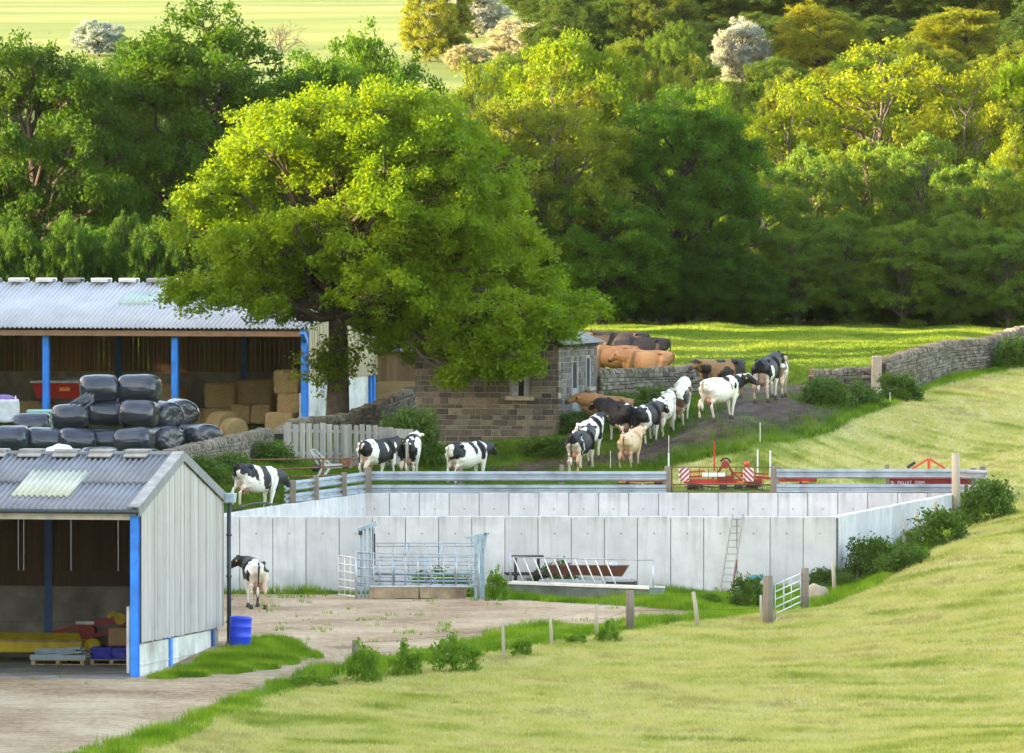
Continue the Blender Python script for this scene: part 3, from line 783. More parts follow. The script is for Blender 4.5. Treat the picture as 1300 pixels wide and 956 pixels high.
    M['blade_lush']=blade_mat('lush_grass_blades','lush',.4)
    M['blade_rough']=blade_mat('rough_grass_blades','rough',.35)
# ------------------------------------------------------------ buildings
def corrugated(mb,x0,x1,y0,z0,y1,z1,pitch=.155,amp=.034,th=.012,overlap=None,sheet=1.05):
    """corrugations run up the slope; (y0,z0) eave to (y1,z1) ridge"""
    n=int((x1-x0)/pitch*6); sl=Vector((0,y1-y0,z1-z0)); nn=Vector((0,-(z1-z0),(y1-y0))).normalized()
    if nn.z<0: nn=-nn
    rows=2 if overlap else 1
    for r in range(rows):
        a=r/rows-(.02 if r else 0); b=(r+1)/rows; off=.012*r
        vs=[];fs=[]
        for i in range(n+1):
            x=x0+(x1-x0)*i/n; h=amp*math.cos(2*math.pi*(x-x0)/pitch)
            for t in(a,b):
                p=Vector((x,y0,z0))+sl*t+nn*(h+off+.02*(1-(t-a)/(b-a)) )
                vs+= [p,p-nn*th]
        for i in range(n):
            k=i*4
            fs+=[(k,k+4,k+6,k+2),(k+1,k+3,k+7,k+5),(k,k+1,k+5,k+4),(k+2,k+6,k+7,k+3)]
        fs+=[(0,2,3,1),(n*4,n*4+1,n*4+3,n*4+2)]
        mb.add(vs,fs)
    return mb
def near_shed():
    rz=-math.atan2(1.85,9.0)
    t=thing('farm_shed','open-fronted foreground farm shed with grey corrugated roof and pale boarded gable','shed',(-9.62,250.5,0),rz)
    W=16.5; Dp=9.19; ez=4.33; rzz=5.54; Y2=Dp/2
    rng=random.Random(3)
    sk0,sk1=-6.25+2.45,-6.25+4.55
    # roof pieces: grey sheets around the skylight
    mb=MB(); corrugated(mb,-W,.12,-.28,ez-.06,Y2,rzz,overlap=True); corrugated(mb,-W,.12,Dp+.28,ez-.06,Y2,rzz,overlap=True)
    roof=mb.build('roof',M['roof_grey'],t,True)
    s=MB()
    # skylight lies over the sheets, middle of the lower slope
    y0=-.28;z0=ez-.06; f=lambda q:(y0+(Y2-y0)*q, z0+(rzz-z0)*q)
    a=f(.22);b=f(.68); corrugated(s,-3.48,-1.93,a[0],a[1]+.028,b[0],b[1]+.028)
    s.build('skylight',M['skylight'],roof,True)
    s=MB(); a=f(.22); 
    for k in range(7):
        cx=-1.05-k*.95*1.0
        v=MB()
        v.box((cx,Y2-.30,rzz-.02+.03),(.62,.34,.05),(R(14.7),0,0)); v.box((cx,Y2+.30,rzz-.02+.03),(.62,.34,.05),(-R(14.7),0,0))
        v.box((cx,Y2,rzz+.13),(.58,.52,.04)); v.box((cx,Y2-.24,rzz+.085),(.6,.05,.10),(R(20),0,0)); v.box((cx,Y2+.24,rzz+.085),(.6,.05,.10),(-R(20),0,0))
        v.build('ridge_vent',M['ridge'],roof,False,.01)
    v=MB(); v.tube([(-W,Y2,rzz+.02),(.1,Y2,rzz+.02)],.075,8); v.build('ridge_cap',M['roof_grey'],roof,True)
    # barge boards
    v=MB()
    v.bar((.16,-.32,ez-.10),(.16,Y2,rzz-.02),.05,.24); v.build('barge_board',M['barge'],t)
    v=MB(); v.bar((.16,Dp+.30,ez-.10),(.16,Y2,rzz-.02),.05,.24); v.build('barge_board',M['barge'],t)
    v=MB(); v.bar((.02,-.30,ez+.03),(.02,Y2,rzz+.09),.30,.03); v.bar((.02,Dp+.30,ez+.03),(.02,Y2,rzz+.09),.30,.03); v.build('verge_sheet',M['ridge'],roof)
    v=MB(); v.box((-W/2,-.02,ez-.23),(W,.06,.16)); v.build('fascia',M['fascia_white'],t)
    v=MB(); v.tube([(-W,-.33,ez-.09),(.15,-.33,ez-.09)],.055,8); v.build('gutter',M['gutter'],t,True)
    # gable boards (outer face x=0.1)
    g=MB(); y=.16; zb=.87
    while y<Dp-.02:
        w=.148*rng.uniform(.93,1.03); top=ez-.16+(rzz-ez)*(1-abs((y+w/2)-Y2)/Y2)
        z0=zb+rng.uniform(-.02,.02)-.0*y
        g.box((.10+(.012 if rng.random()<.5 else 0),y+w/2,(z0+top)/2),(.024,w-.008,top-z0),taper=1.0); y+=w
    gb=g.build('gable_boards',M['boards_white'],t)
    # second gable at the far left end
    g=MB(); y=.1
    while y<Dp-.05:
        w=.15; top=ez-.16+(rzz-ez)*(1-abs((y+w/2)-Y2)/Y2); g.box((-W+.02,y+w/2,(.9+top)/2),(.024,w-.01,top-.9)); y+=w
    g.build('gable_boards',M['boards_white'],t)
    # concrete base panels under the gable
    for (ya,yb) in((.2,3.35),(3.65,8.1)):
        c=MB(); c.box((-.02,(ya+yb)/2,.40),(.14,yb-ya,.84)); c.box((.06,(ya+yb)/2,.30),(.03,yb-ya-.02,.03)); c.build('base_panel',M['concrete_base'],t,False)
    c=MB(); c.box((-.06,8.65,.4),(.12,1.0,.8)); c.build('base_panel',M['concrete_grey'],t)
    c=MB(); c.box((-W+.0,Dp/2,.45),(.12,Dp-.5,.88)); c.build('base_panel',M['concrete_grey'],t)
    # steel columns
    def col(x,y,h,m='blue',w=.2): 
        c=MB(); c.box((x,y-.09,h/2),(w,.018,h)); c.box((x,y+.09,h/2),(w,.018,h)); c.box((x,y,h/2),(.02,.16,h)); return c.build('column',M[m],t)
    for x in(0.0,-4.6,-9.2,-13.8): col(x-.02,.0,ez-.2)
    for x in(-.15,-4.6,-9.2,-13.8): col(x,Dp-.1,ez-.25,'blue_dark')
    c=MB(); c.box((.0,3.5,.42),(.2,.24,.86)); c.build('column',M['blue'],t)
    c=MB(); c.box((.02,8.3,.42),(.14,.2,.86)); c.build('column',M['blue_dark'],t)
    c=MB(); c.box((-.20,.10,.95),(.08,.22,1.7)); c.build('door_jamb',M['concrete_base'],t)
    # rafters, purlins
    for x in(0-.1,-4.6,-9.2,-13.8):
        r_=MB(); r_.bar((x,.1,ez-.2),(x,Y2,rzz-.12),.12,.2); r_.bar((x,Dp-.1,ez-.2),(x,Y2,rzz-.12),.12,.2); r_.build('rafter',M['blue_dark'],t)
    # rear boards with gaps, beam, concrete wall
    g=MB(); x=-W+.1
    while x<-.1:
        w=.14; g.box((x+w/2,Dp,(2.3+ez-.15)/2),(w,.022,ez-.15-2.3)); x+=.1405+rng.choice([0,.001,.002,.003,.012])
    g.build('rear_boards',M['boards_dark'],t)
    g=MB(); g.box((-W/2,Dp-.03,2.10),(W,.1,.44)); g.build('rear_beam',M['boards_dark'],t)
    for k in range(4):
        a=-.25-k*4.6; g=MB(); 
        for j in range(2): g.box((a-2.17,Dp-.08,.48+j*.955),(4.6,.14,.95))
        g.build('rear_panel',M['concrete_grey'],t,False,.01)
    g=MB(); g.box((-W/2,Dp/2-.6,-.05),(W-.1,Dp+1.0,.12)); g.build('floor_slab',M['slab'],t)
    # downpipe at rear corner
    d=MB(); d.tube([(.26,Dp+.1,ez-.2),(.26,Dp+.1,.35)],.06,8); 
    for z in(1.0,2.2,3.3): d.tube([(.26,Dp+.1,z-.03),(.26,Dp+.1,z+.03)],.078,8)
    dp=d.build('downpipe',M['gutter'],t,True)
    d=MB(); d.box((.27,Dp+.1,ez-.05),(.3,.26,.24),taper=1.15); d.build('rain_hopper',M['hopper'],dp)
    return t
def far_barn():
    rz=-math.atan2(2.35,10.0)
    z0=h1(-7.44,352)
    z0=3.4
    t=thing('hay_barn','long open-fronted hay barn with pale corrugated roof, bright blue posts and cream boarded gable','barn',(-7.44,352,z0),rz)
    W=26; Dp=10.27; ez=7.23-z0; rr=8.80-z0; Y2=Dp/2; rng=random.Random(5)
    mb=MB(); corrugated(mb,-W,.30,-.45,ez-.02,Y2,rr,pitch=.177,amp=.032); corrugated(mb,-W,.30,Dp+.35,ez-.02,Y2,rr,pitch=.177,amp=.032)
    roof=mb.build('roof',M['roof_pale'],t,True)
    s=MB(); f=lambda q:(-.45+(Y2+.45)*q,ez-.02+(rr-ez)*q+.03)
    a=f(.50);b=f(.78); corrugated(s,-7.592,-6.353,a[0],a[1],b[0],b[1],pitch=.177,amp=.032); s.build('skylight',M['skylight_dull'],roof,True)
    for k in range(18):
        cx=-.6-k*1.05
        v=MB(); v.box((cx,Y2,rr+.13),(.62,.6,.045)); v.box((cx,Y2-.28,rr+.07),(.64,.06,.13),(R(22),0,0)); v.box((cx,Y2+.28,rr+.07),(.64,.06,.13),(-R(22),0,0)); v.build('ridge_vent',M['white_paint'] if k%3 else M['ridge'],roof,False,.01)
    v=MB(); v.box((-W/2+.1,-.30,ez-.20),(W,.06,.2)); v.build('fascia',M['fascia'],t)
    def col(x,y,h,m='blue',zb=-.6): 
        c=MB(); c.box((x,y-.1,(h+zb)/2),(.23,.02,h-zb)); c.box((x,y+.1,(h+zb)/2),(.23,.02,h-zb)); c.box((x,y,(h+zb)/2),(.025,.18,h-zb)); return c.build('column',M[m],t)
    for k in range(6): col(-.0-4.82*k,0,ez-.12)
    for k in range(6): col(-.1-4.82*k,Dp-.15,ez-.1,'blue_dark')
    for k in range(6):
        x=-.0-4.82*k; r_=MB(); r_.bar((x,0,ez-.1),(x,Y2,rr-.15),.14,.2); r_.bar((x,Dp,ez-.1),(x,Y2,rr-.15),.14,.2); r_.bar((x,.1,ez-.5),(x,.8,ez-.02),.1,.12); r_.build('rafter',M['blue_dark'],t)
    b_=MB(); b_.bar((.03,-.42,ez-.12),(.03,.1,ez-.55),.16,.22); b_.build('eave_bracket',M['blue'],t)
    # gable
    g=MB(); y=.1
    while y<Dp-.02:
        w=.15*rng.uniform(.95,1.03); top=ez-.10+(rr-ez)*(1-abs((y+w/2)-Y2)/Y2); g.box((.12+(.012 if rng.random()<.5 else 0),y+w/2,(1.95+top)/2),(.024,w-.008,top-1.95)); y+=w
    g.build('gable_boards',M['boards_cream'],t)
    g=MB(); g.box((.02,4.6,.70),(.12,8.9,2.48)); g.build('gable_panel',M['concrete_base'],t)
    g=MB(); g.box((.03,9.35,.7),(.2,.22,2.6)); g.box((.03,9.85,.7),(.2,.3,2.6)); g.build('column',M['blue'],t)
    g=MB(); g.box((-.16,.2,.35),(.14,.22,2.3)); g.build('door_jamb',M['concrete_base'],t)
    v=MB(); v.bar((.18,-.45,ez-.08),(.18,Y2,rr-.03),.04,.14); v.bar((.18,Dp+.3,ez-.08),(.18,Y2,rr-.03),.04,.14); v.build('barge_board',M['barge'],t)
    # rear boarding with light gaps
    g=MB(); x=-W+.1
    while x<-.05:
        w=.17*rng.uniform(.95,1.02); g.box((x+w/2,Dp,(2.0+ez-.12)/2),(w,.024,ez-.12-2.0)); x+=w+rng.choice([.006,.010,.014,.03])
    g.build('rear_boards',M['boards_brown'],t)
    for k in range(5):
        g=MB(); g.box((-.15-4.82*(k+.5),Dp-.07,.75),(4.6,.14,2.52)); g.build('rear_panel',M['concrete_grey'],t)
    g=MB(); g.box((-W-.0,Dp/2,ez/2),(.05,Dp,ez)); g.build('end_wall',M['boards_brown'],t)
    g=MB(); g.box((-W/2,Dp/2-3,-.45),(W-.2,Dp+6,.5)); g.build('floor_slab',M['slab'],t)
    return t,rz,z0
def stone_shed():
    rz=-math.atan2(1.3,5.0)
    t=thing('stone_outbuilding','square outbuilding of dark sandstone blocks with slate roof, under the oak boughs','outbuilding',(1.63,338,0),rz)
    rng=np.random.default_rng(4)
    zb=3.3; ez=6.9; W=5.15; Dp=5.2; rr=7.95
    win=(-1.75,-1.02,5.12,6.45)   # x0,x1,z0,z1 on the front wall
    a=(-W,.15);b=(0,.15)
    m=MB(); hs=[(win[0]+W,win[1]+W,win[2],win[3])]
    stone_row(m,a,b,ez,ez,zb,zb,.34,rng,course=.205,length=.36,irr=.3,coping=False,holes=hs,gap=.02)
    # stepped stones in the gable triangle
    z=ez+.01
    while z<rr-.15:
        k=(z+.12-ez)/(rr-ez); x0=-W+W/2*k; x1=-W/2*k
        stone_row(m,(x0,.15),(x1,.15),z+.22,z+.22,z,z,.34,rng,course=.205,length=.36,irr=.12,coping=False,gap=.02); z+=.225
    m.build('front_wall',M['blockstone'],t,False,.012)
    m=MB(); 
    for (x0,x1,z0,z1) in((-W+.02,win[0],zb,ez),(win[1],-.02,zb,ez),(win[0],win[1],zb,win[2]-.02),(win[0],win[1],win[3],ez)): m.box(((x0+x1)/2,.15,(z0+z1)/2),(x1-x0,.30,z1-z0))
    vs=[(-W+.05,.0,ez),(-.05,.0,ez),(-W/2,.0,rr-.08),(-W+.05,.3,ez),(-.05,.3,ez),(-W/2,.3,rr-.08)]; m.add(vs,[(0,1,2),(3,5,4),(0,2,5,3),(1,4,5,2),(0,3,4,1)])
    m.build('mortar_core',M['mortar'],t)
    # side wall (facing right) with stable door and window
    door=(1.75,2.55,zb+.9,6.25); w2=(3.75,4.35,5.35,6.35)
    m=MB(); stone_row(m,(-.17,.32),(-.17,Dp),ez-.02,ez-.02,zb+.3,zb+.3,.34,rng,course=.20,length=.34,irr=.28,coping=False,holes=[(door[0]-.3,door[1]-.3,door[2],door[3]),(w2[0]-.3,w2[1]-.3,w2[2],w2[3])],gap=.02)
    m.build('side_wall',M['blockstone_grey'],t,False,.012)
    m=MB()
    for (y0,y1,z0,z1) in((.3,door[0],zb,ez),(door[1],w2[0],zb,ez),(w2[1],Dp-.02,zb,ez),(door[0],door[1],zb,door[2]),(door[0],door[1],door[3],ez),(w2[0],w2[1],zb,w2[2]),(w2[0],w2[1],w2[3],ez)): m.box((-.17,(y0+y1)/2,(z0+z1)/2),(.29,y1-y0,z1-z0))
    m.build('mortar_core',M['mortar'],t)
    m=MB(); stone_row(m,(-W+.17,.32),(-W+.17,Dp),ez,ez,zb,zb,.34,rng,course=.23,length=.42,irr=.14,coping=False,gap=.005); stone_row(m,(-W,Dp),(0,Dp),ez,ez,zb,zb,.34,rng,course=.23,length=.42,irr=.14,coping=False,gap=.005); m.build('rear_walls',M['blockstone'],t)
    # window
    xm=(win[0]+win[1])/2; m=MB(); z0,z1=win[2],win[3]
    for x in(win[0]+.14,win[1]-.14): m.box((x,.14,(z0+z1)/2),(.24,.12,z1-z0))
    wf=m.build('window',M['old_frame'],t)
    m=MB(); m.box((xm,.02,z0-.08),(1.0,.42,.14)); m.build('sill',M['cill'],wf)
    m=MB(); m.box((xm,.05,z1+.1),(1.1,.36,.2)); m.build('lintel',M['cill'],wf)
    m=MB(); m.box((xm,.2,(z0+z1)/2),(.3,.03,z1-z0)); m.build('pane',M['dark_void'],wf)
    m=MB(); m.box((xm,.16,z0+.55),(.24,.05,.06)); m.build('glazing_bar',M['old_frame'],wf)
    # stable door: lower leaf shut, upper open
    m=MB(); 
    for k in range(5): m.box((.015,door[0]+.08+k*.16,5.05-.30),(.04,.15,1.2))
    m.build('lower_door',M['door_grey'],t)
    m=MB(); 
    for y in(door[0],door[1]): m.box((-.02,y,(door[2]+door[3])/2),(.08,.10,door[3]-door[2]))
    m.build('door_frame',M['old_frame'],t)
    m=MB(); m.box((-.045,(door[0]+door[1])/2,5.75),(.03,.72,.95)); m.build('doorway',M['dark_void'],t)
    m=MB(); 
    for y in(w2[0],w2[1]): m.box((-.02,y,(w2[2]+w2[3])/2),(.08,.08,w2[3]-w2[2]))
    wf=m.build('window',M['old_frame'],t)
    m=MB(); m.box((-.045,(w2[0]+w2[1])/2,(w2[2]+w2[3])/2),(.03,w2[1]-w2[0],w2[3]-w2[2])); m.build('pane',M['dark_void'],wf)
    m=MB(); m.box((-.02,(w2[0]+w2[1])/2,w2[2]-.06),(.4,.8,.12)); m.build('sill',M['cill'],wf)
    # slate roof
    m=MB()
    for sx in(1,-1):
        e=Vector((-W/2+sx*(W/2+.22),0,ez-.02)); r_=Vector((-W/2,0,rr+.04)); d=r_-e; L=d.length; d.normalize(); nr=6
        nn=Vector((-d.z*sx*-1,0,abs(d.x)))
        ang=math.atan2(d.z,abs(d.x))
        rows=11
        for i in range(rows):
            y=-.2
            while y<Dp+.2:
                w=.33*rng.uniform(.9,1.1); c=e+d*(L*(i+.55)/rows)+Vector((0,y+w/2,.03+.012*(i%2)))
                m.box(c,(L/rows*1.25,w-.01,.022),(0,ang*sx+.05*sx,0)); y+=w
    rf=m.build('roof',M['slate'],t)
    m=MB(); m.box((-W/2-W/4-.05,Dp/2,(ez+rr)/2-.07),(math.hypot(W/2,rr-ez)+.1,Dp+.2,.05),(0,-math.atan2(rr-ez,W/2),0)); m.box((-W/4+.05,Dp/2,(ez+rr)/2-.07),(math.hypot(W/2,rr-ez)+.1,Dp+.2,.05),(0,math.atan2(rr-ez,W/2),0)); m.build('roof_boarding',M['dark_wood'],rf)
    m=MB(); m.box((-W/2,Dp/2,rr+.08),(.3,Dp+.3,.12)); m.build('ridge_tiles',M['cill'],rf)
    return t
def timber_shed():
    x0,x1=PX(473,362),PX(530,362); z0=h1(-4,362)-.2
    t=thing('timber_shed','low brown boarded shed with ochre lower boards between the hay barn and the stone outbuilding','shed',((x0+x1)/2,362,z0))
    w=x1-x0+1.0; top=P(500,447,362).z-z0; m=MB(); mid=P(500,484,362).z-z0
    x=-w/2
    while x<w/2: m.box((x+.1,0,(top+mid)/2),(.19,.04,top-mid)); x+=.2
    m.build('upper_boards',M['boards_brown'],t)
    m=MB(); 
    for k in range(6): m.box((0,-.03,mid-.1-k*.21),(w,.04,.2))
    m.build('lower_boards',M['boards_ochre'],t)
    m=MB(); m.box((-w/2,2,top/2),(.05,4,top)); m.box((w/2,2,top/2),(.05,4,top)); m.box((0,4,top/2),(w,.05,top)); m.build('rear_boards',M['boards_brown'],t)
    m=MB(); corrugated(m,-w/2-.2,w/2+.2,-.3,top+.03,4.2,top+.35); m.build('roof',M['roof_grey'],t,True)
# ------------------------------------------------------------ silage clamp walls
def panel_wall(name,label,a,b,ztop,zbot,th=.25,side=1,stud=True,pw=1.0):
    a=Vector((*a,0));b=Vector((*b,0)); L=(b-a).length; d=(b-a)/L; n=max(1,round(L/pw)); w=L/n; rot=math.atan2(d.y,d.x)
    t=thing(name,label,'wall',(a.x,a.y,0),rot,'precast concrete walls of the silage clamp')
    rng=random.Random(int(abs(a.x)*10)); m=MB(); k=MB()
    for i in range(n):
        dz=rng.uniform(-.01,.012); o=rng.uniform(-.006,.006)
        m.box((w*(i+.5),o,(ztop+zbot)/2+dz),(w-.022,th,ztop-zbot))
        if stud:
            for s in(1,-1): k.tube([(w*(i+.5),o+s*(th/2-.01),ztop-.52),(w*(i+.5),o+s*(th/2+.006),ztop-.52)],.028,8)
    m.build('panels',M['concrete'],t,False,.012)
    if stud: k.build('lifting_sockets',M['mark'],t)
    g=MB(); g.box((L/2,0,(ztop+zbot)/2-.03),(L,th*.82,ztop-zbot-.06)); g.build('joint_filler',M['joint'],t)
    return t
def pit():
    panel_wall('concrete_wall','front wall of the silage clamp, tall pale concrete panels with the ladder leaning on it',(-9.35,300.13),(9.93,300.13),2.33,-.1)
    panel_wall('concrete_wall','far wall of the silage clamp, pale concrete panels directly under the steel guardrail',(-5.0,321.42),(14.6,321.42),2.33,-.1)
    panel_wall('concrete_wall','left wall of the silage clamp, running up to the cow that eats beside the rail',(-9.35,300.4),(-4.9,321.2),2.33,-.1)
    panel_wall('concrete_wall','right wall of the silage clamp, running back behind the bushes and leaning stakes',(9.90,300.4),(14.5,321.2),2.33,-.2,stud=False)
    panel_wall('concrete_wall','retaining wall behind the foreground shed, mostly hidden by it',(-34,300.3),(-9.4,300.3),2.33,-.1,.62,stud=False)
    m=MB(); m.add([(-9.2,300.3,.02),(9.8,300.3,.02),(14.4,321.3,.02),(-4.8,321.3,.02)],[(0,1,2,3)]); o=m.build('silage_floor',M['slab']); o['kind']='structure'
    m=MB(); pts=[P(322,654,306.5)+Vector((0,0,.16))]
    a=Vector((-9.35,300.4,2.37));b=Vector((-4.9,321.2,2.37)); 
    q=[a+(b-a)*t+Vector((0.05,0,.03+.12*math.sin((t-.15)/.25*math.pi))) for t in(.15,.2,.25,.3,.35,.4)]
    tag(m.tube(q,.035,8).build('hose',M['black_rubber'],None,True),'black hose lying along the top of the left clamp wall','hose')
WB=[(0,-.155),(.02,-.155),(.08,-.11),(.08,-.06),(.015,-.02),(.015,.02),(.08,.06),(.08,.11),(.02,.155),(0,.155),(0,.13),(.055,.10),(.055,.07),(0,.03),(0,-.03),(.055,-.07),(.055,-.10),(0,-.13)]
def guard_rail(label,path,zs,posts,post_r=.1,tops=3.2):
    t=thing('guard_rail',label,'guardrail',(path[0][0],path[0][1],0)); o=Vector(t.location)
    for i in range(len(path)-1):
        a=Vector((*path[i],0)) if len(path[i])==2 else Vector(path[i]); b=Vector((*path[i+1],0)) if len(path[i+1])==2 else Vector(path[i+1])
        d=(b-a).normalized(); side=Vector((d.y,-d.x,0))
        if side.y>0: side=-side
        for z in zs:
            m=MB(); m.extrude(WB,a+Vector((0,0,z))-o,b+Vector((0,0,z))-o,side); m.build('rail',M['rail_steel'],t)
    for (x,y,w,top) in posts:
        zb=h1(x,y+.25)-.3; m=MB(); m.box((x-o.x,y+.17-o.y,(zb+top)/2),(w,w,top-zb),(0,R(random.uniform(-1,1)),0)); m.build('post',M['post_wood'],t,False,.015)
    return t
def rails():
    Y=321.75; X=lambda px:PX(px,Y)
    guard_rail('galvanised guardrail on timber posts along the far clamp wall, left of the rusty gate',[(X(467),Y),(X(585),Y),(X(715),Y),(X(846),Y)],(2.88,2.44),[(X(467),Y-.3,.24,3.16),(X(585),Y,.14,3.2),(X(713),Y,.14,3.25),(X(848),Y,.2,3.2)])
    guard_rail('short stepped guardrail beside the left clamp wall near the eating cow',[(-7.25,311.7),(-6.55,314.4),(-5.75,317.8),(-4.85,321.6)],(2.86,2.46),[(-6.98,312.0,.2,3.05),(-6.3,314.9,.2,3.12),(-5.45,318.4,.18,3.1)])
    guard_rail('galvanised guardrail with a bent right end in front of the red mower',[(X(986),Y),(X(1127),Y),(X(1214),Y),(X(1252),Y-1.6)],(2.96,2.46),[(X(984),Y,.28,3.2),(X(1127),Y,.14,3.25),(X(1236),Y-.2,.18,3.15),(X(1248),Y-.2,.2,3.2)])
    # tall timber post
    p=P(1213,575,320.6); zb=h1(p.x,p.y); m=MB(); m.tube([(0,0,-.3),(.0,0,.6),(-.02,0,p.z-zb)],[.15,.14,.125],12)
    o=m.build('post',M['pale_post'],None,True); o.location=(p.x,p.y-.45,zb); tag(o,'tall round timber post before the guardrail at the clamp wall right corner','post')
    # rusty gate
    t=thing('rusty_gate','low rusty bar gate between two timber posts in front of the red hay tedder','gate',(X(916),Y+.1,0)); x0,x1=X(853)-X(916),X(981)-X(916)
    m=MB(); 
    for z in(3.17,2.60,2.33): m.bar((x0,0,z),(x1,0,z),.035)
    for q in(x0,x1): m.bar((q,0,2.33),(q,0,3.17),.05)
    m.build('frame',M['rust'],t); m=MB()
    for k in range(1,11):
        q=x0+(x1-x0)*k/11*1.0; m.bar((q,0.0,2.6 if k%3 else 2.33),(q,0,3.17),.02)
    m.build('bars',M['rust'],t)
    # rusty pipe rail by the eating cow
    t=thing('pipe_rail_fence','rusty horizontal pipe rails behind the left guardrail','fence',(-8.5,316,0)); o=Vector(t.location)
    for (a,b) in (((300,584,316),(455,582,320)),((352,596,316),(455,591,320)),((369,605.5,315),(440,603,319))):
        m=MB(); m.tube([P(*a)-o,P(*b)-o],.03,8); m.build('rail',M['rust'],t,True)
    for px in(302,410): q=P(px,585,317.2)-o; m=MB(); m.tube([(q.x,q.y+.1,h1(q.x+o.x,317.2)-.1),(q.x,q.y+.1,q.z+.05)],.04,8); m.build('post',M['rust'],t,True)
# ------------------------------------------------------------ dry stone walls
def stone_walls():
    def wall(label,pts,mat='drystone',h=None,seed=1,cat='wall',extra=None,length=.25,course=.10):
        """pts: (px, py of the wall top, D)"""
        t=thing('dry_stone_wall',label,cat,tuple(P(*pts[0])[:2])+(0,)); o=Vector(t.location)
        m=MB(); core=MB(); rng=np.random.default_rng(seed)
        for i in range(len(pts)-1):
            a,b=P(*pts[i]),P(*pts[i+1]); za=h1(a.x,a.y)-.12; zb=h1(b.x,b.y)-.12
            n=max(1,int((b-a).length/2.2))
            for j in range(n):
                u,v=a.lerp(b,j/n),a.lerp(b,(j+1)/n); z0=h1(u.x,u.y)-.12; z1=h1(v.x,v.y)-.12
                stone_row(m,(u.x-o.x,u.y-o.y),(v.x-o.x,v.y-o.y),u.z,v.z,min(z0,u.z-.6),min(z1,v.z-.6),.5,rng,course=course,length=length,cope=.17,irr=.42)
                core.bar((u.x-o.x,u.y-o.y,(u.z+z0)/2-.1),(v.x-o.x,v.y-o.y,(v.z+z1)/2-.1),.36,max(.3,(u.z-z0+v.z-z1)/2-.25))
        m.build('stonework',M[mat],t,False,.018); core.build('wall_core',M['dark_void'],t)
        return t
    wall('dry stone wall sloping down in front of the black wrapped bales',[(196,577,309),(250,563,316),(300,553,323),(338,544,330)],seed=1)
    wall('dry stone wall running from the oak trunk to the stone outbuilding',[(355,545,334),(378,531,336),(430,528,340),(478,511,344),(522,491,348)],seed=2,mat='drystone_dark')
    wall('low dark dry stone wall between stone outbuilding and gateway, brown cows behind it',[(756,469,347),(800,468,349),(850,466,351),(897,461,352.5)],seed=3,mat='drystone_dark',length=.31,course=.14)
    wall('short dry stone wall between the muddy gateway and the stone gatepost',[(1030,470,351.5),(1070,468,352),(1108,465,352.5)],seed=4)
    wall('long dry stone wall rising to the right edge along the top of the mown field',[(1118,456,353),(1150,446,355),(1200,433,358.5),(1250,430,362),(1290,416,366),(1345,411,370),(1420,405,376)],seed=5)
    p=P(1112,455,352.2); zb=h1(p.x,p.y-.2); m=MB(); m.box((0,0,(p.z-zb)/2-.15),(.38,.4,p.z-zb+.5),(0,R(1.5),0),taper=.92)
    o=m.build('stone_gatepost',M['cill'],None,False,.03); o.location=(p.x,p.y-.35,zb); tag(o,'upright dressed stone gatepost where the short wall meets the long wall','gatepost')
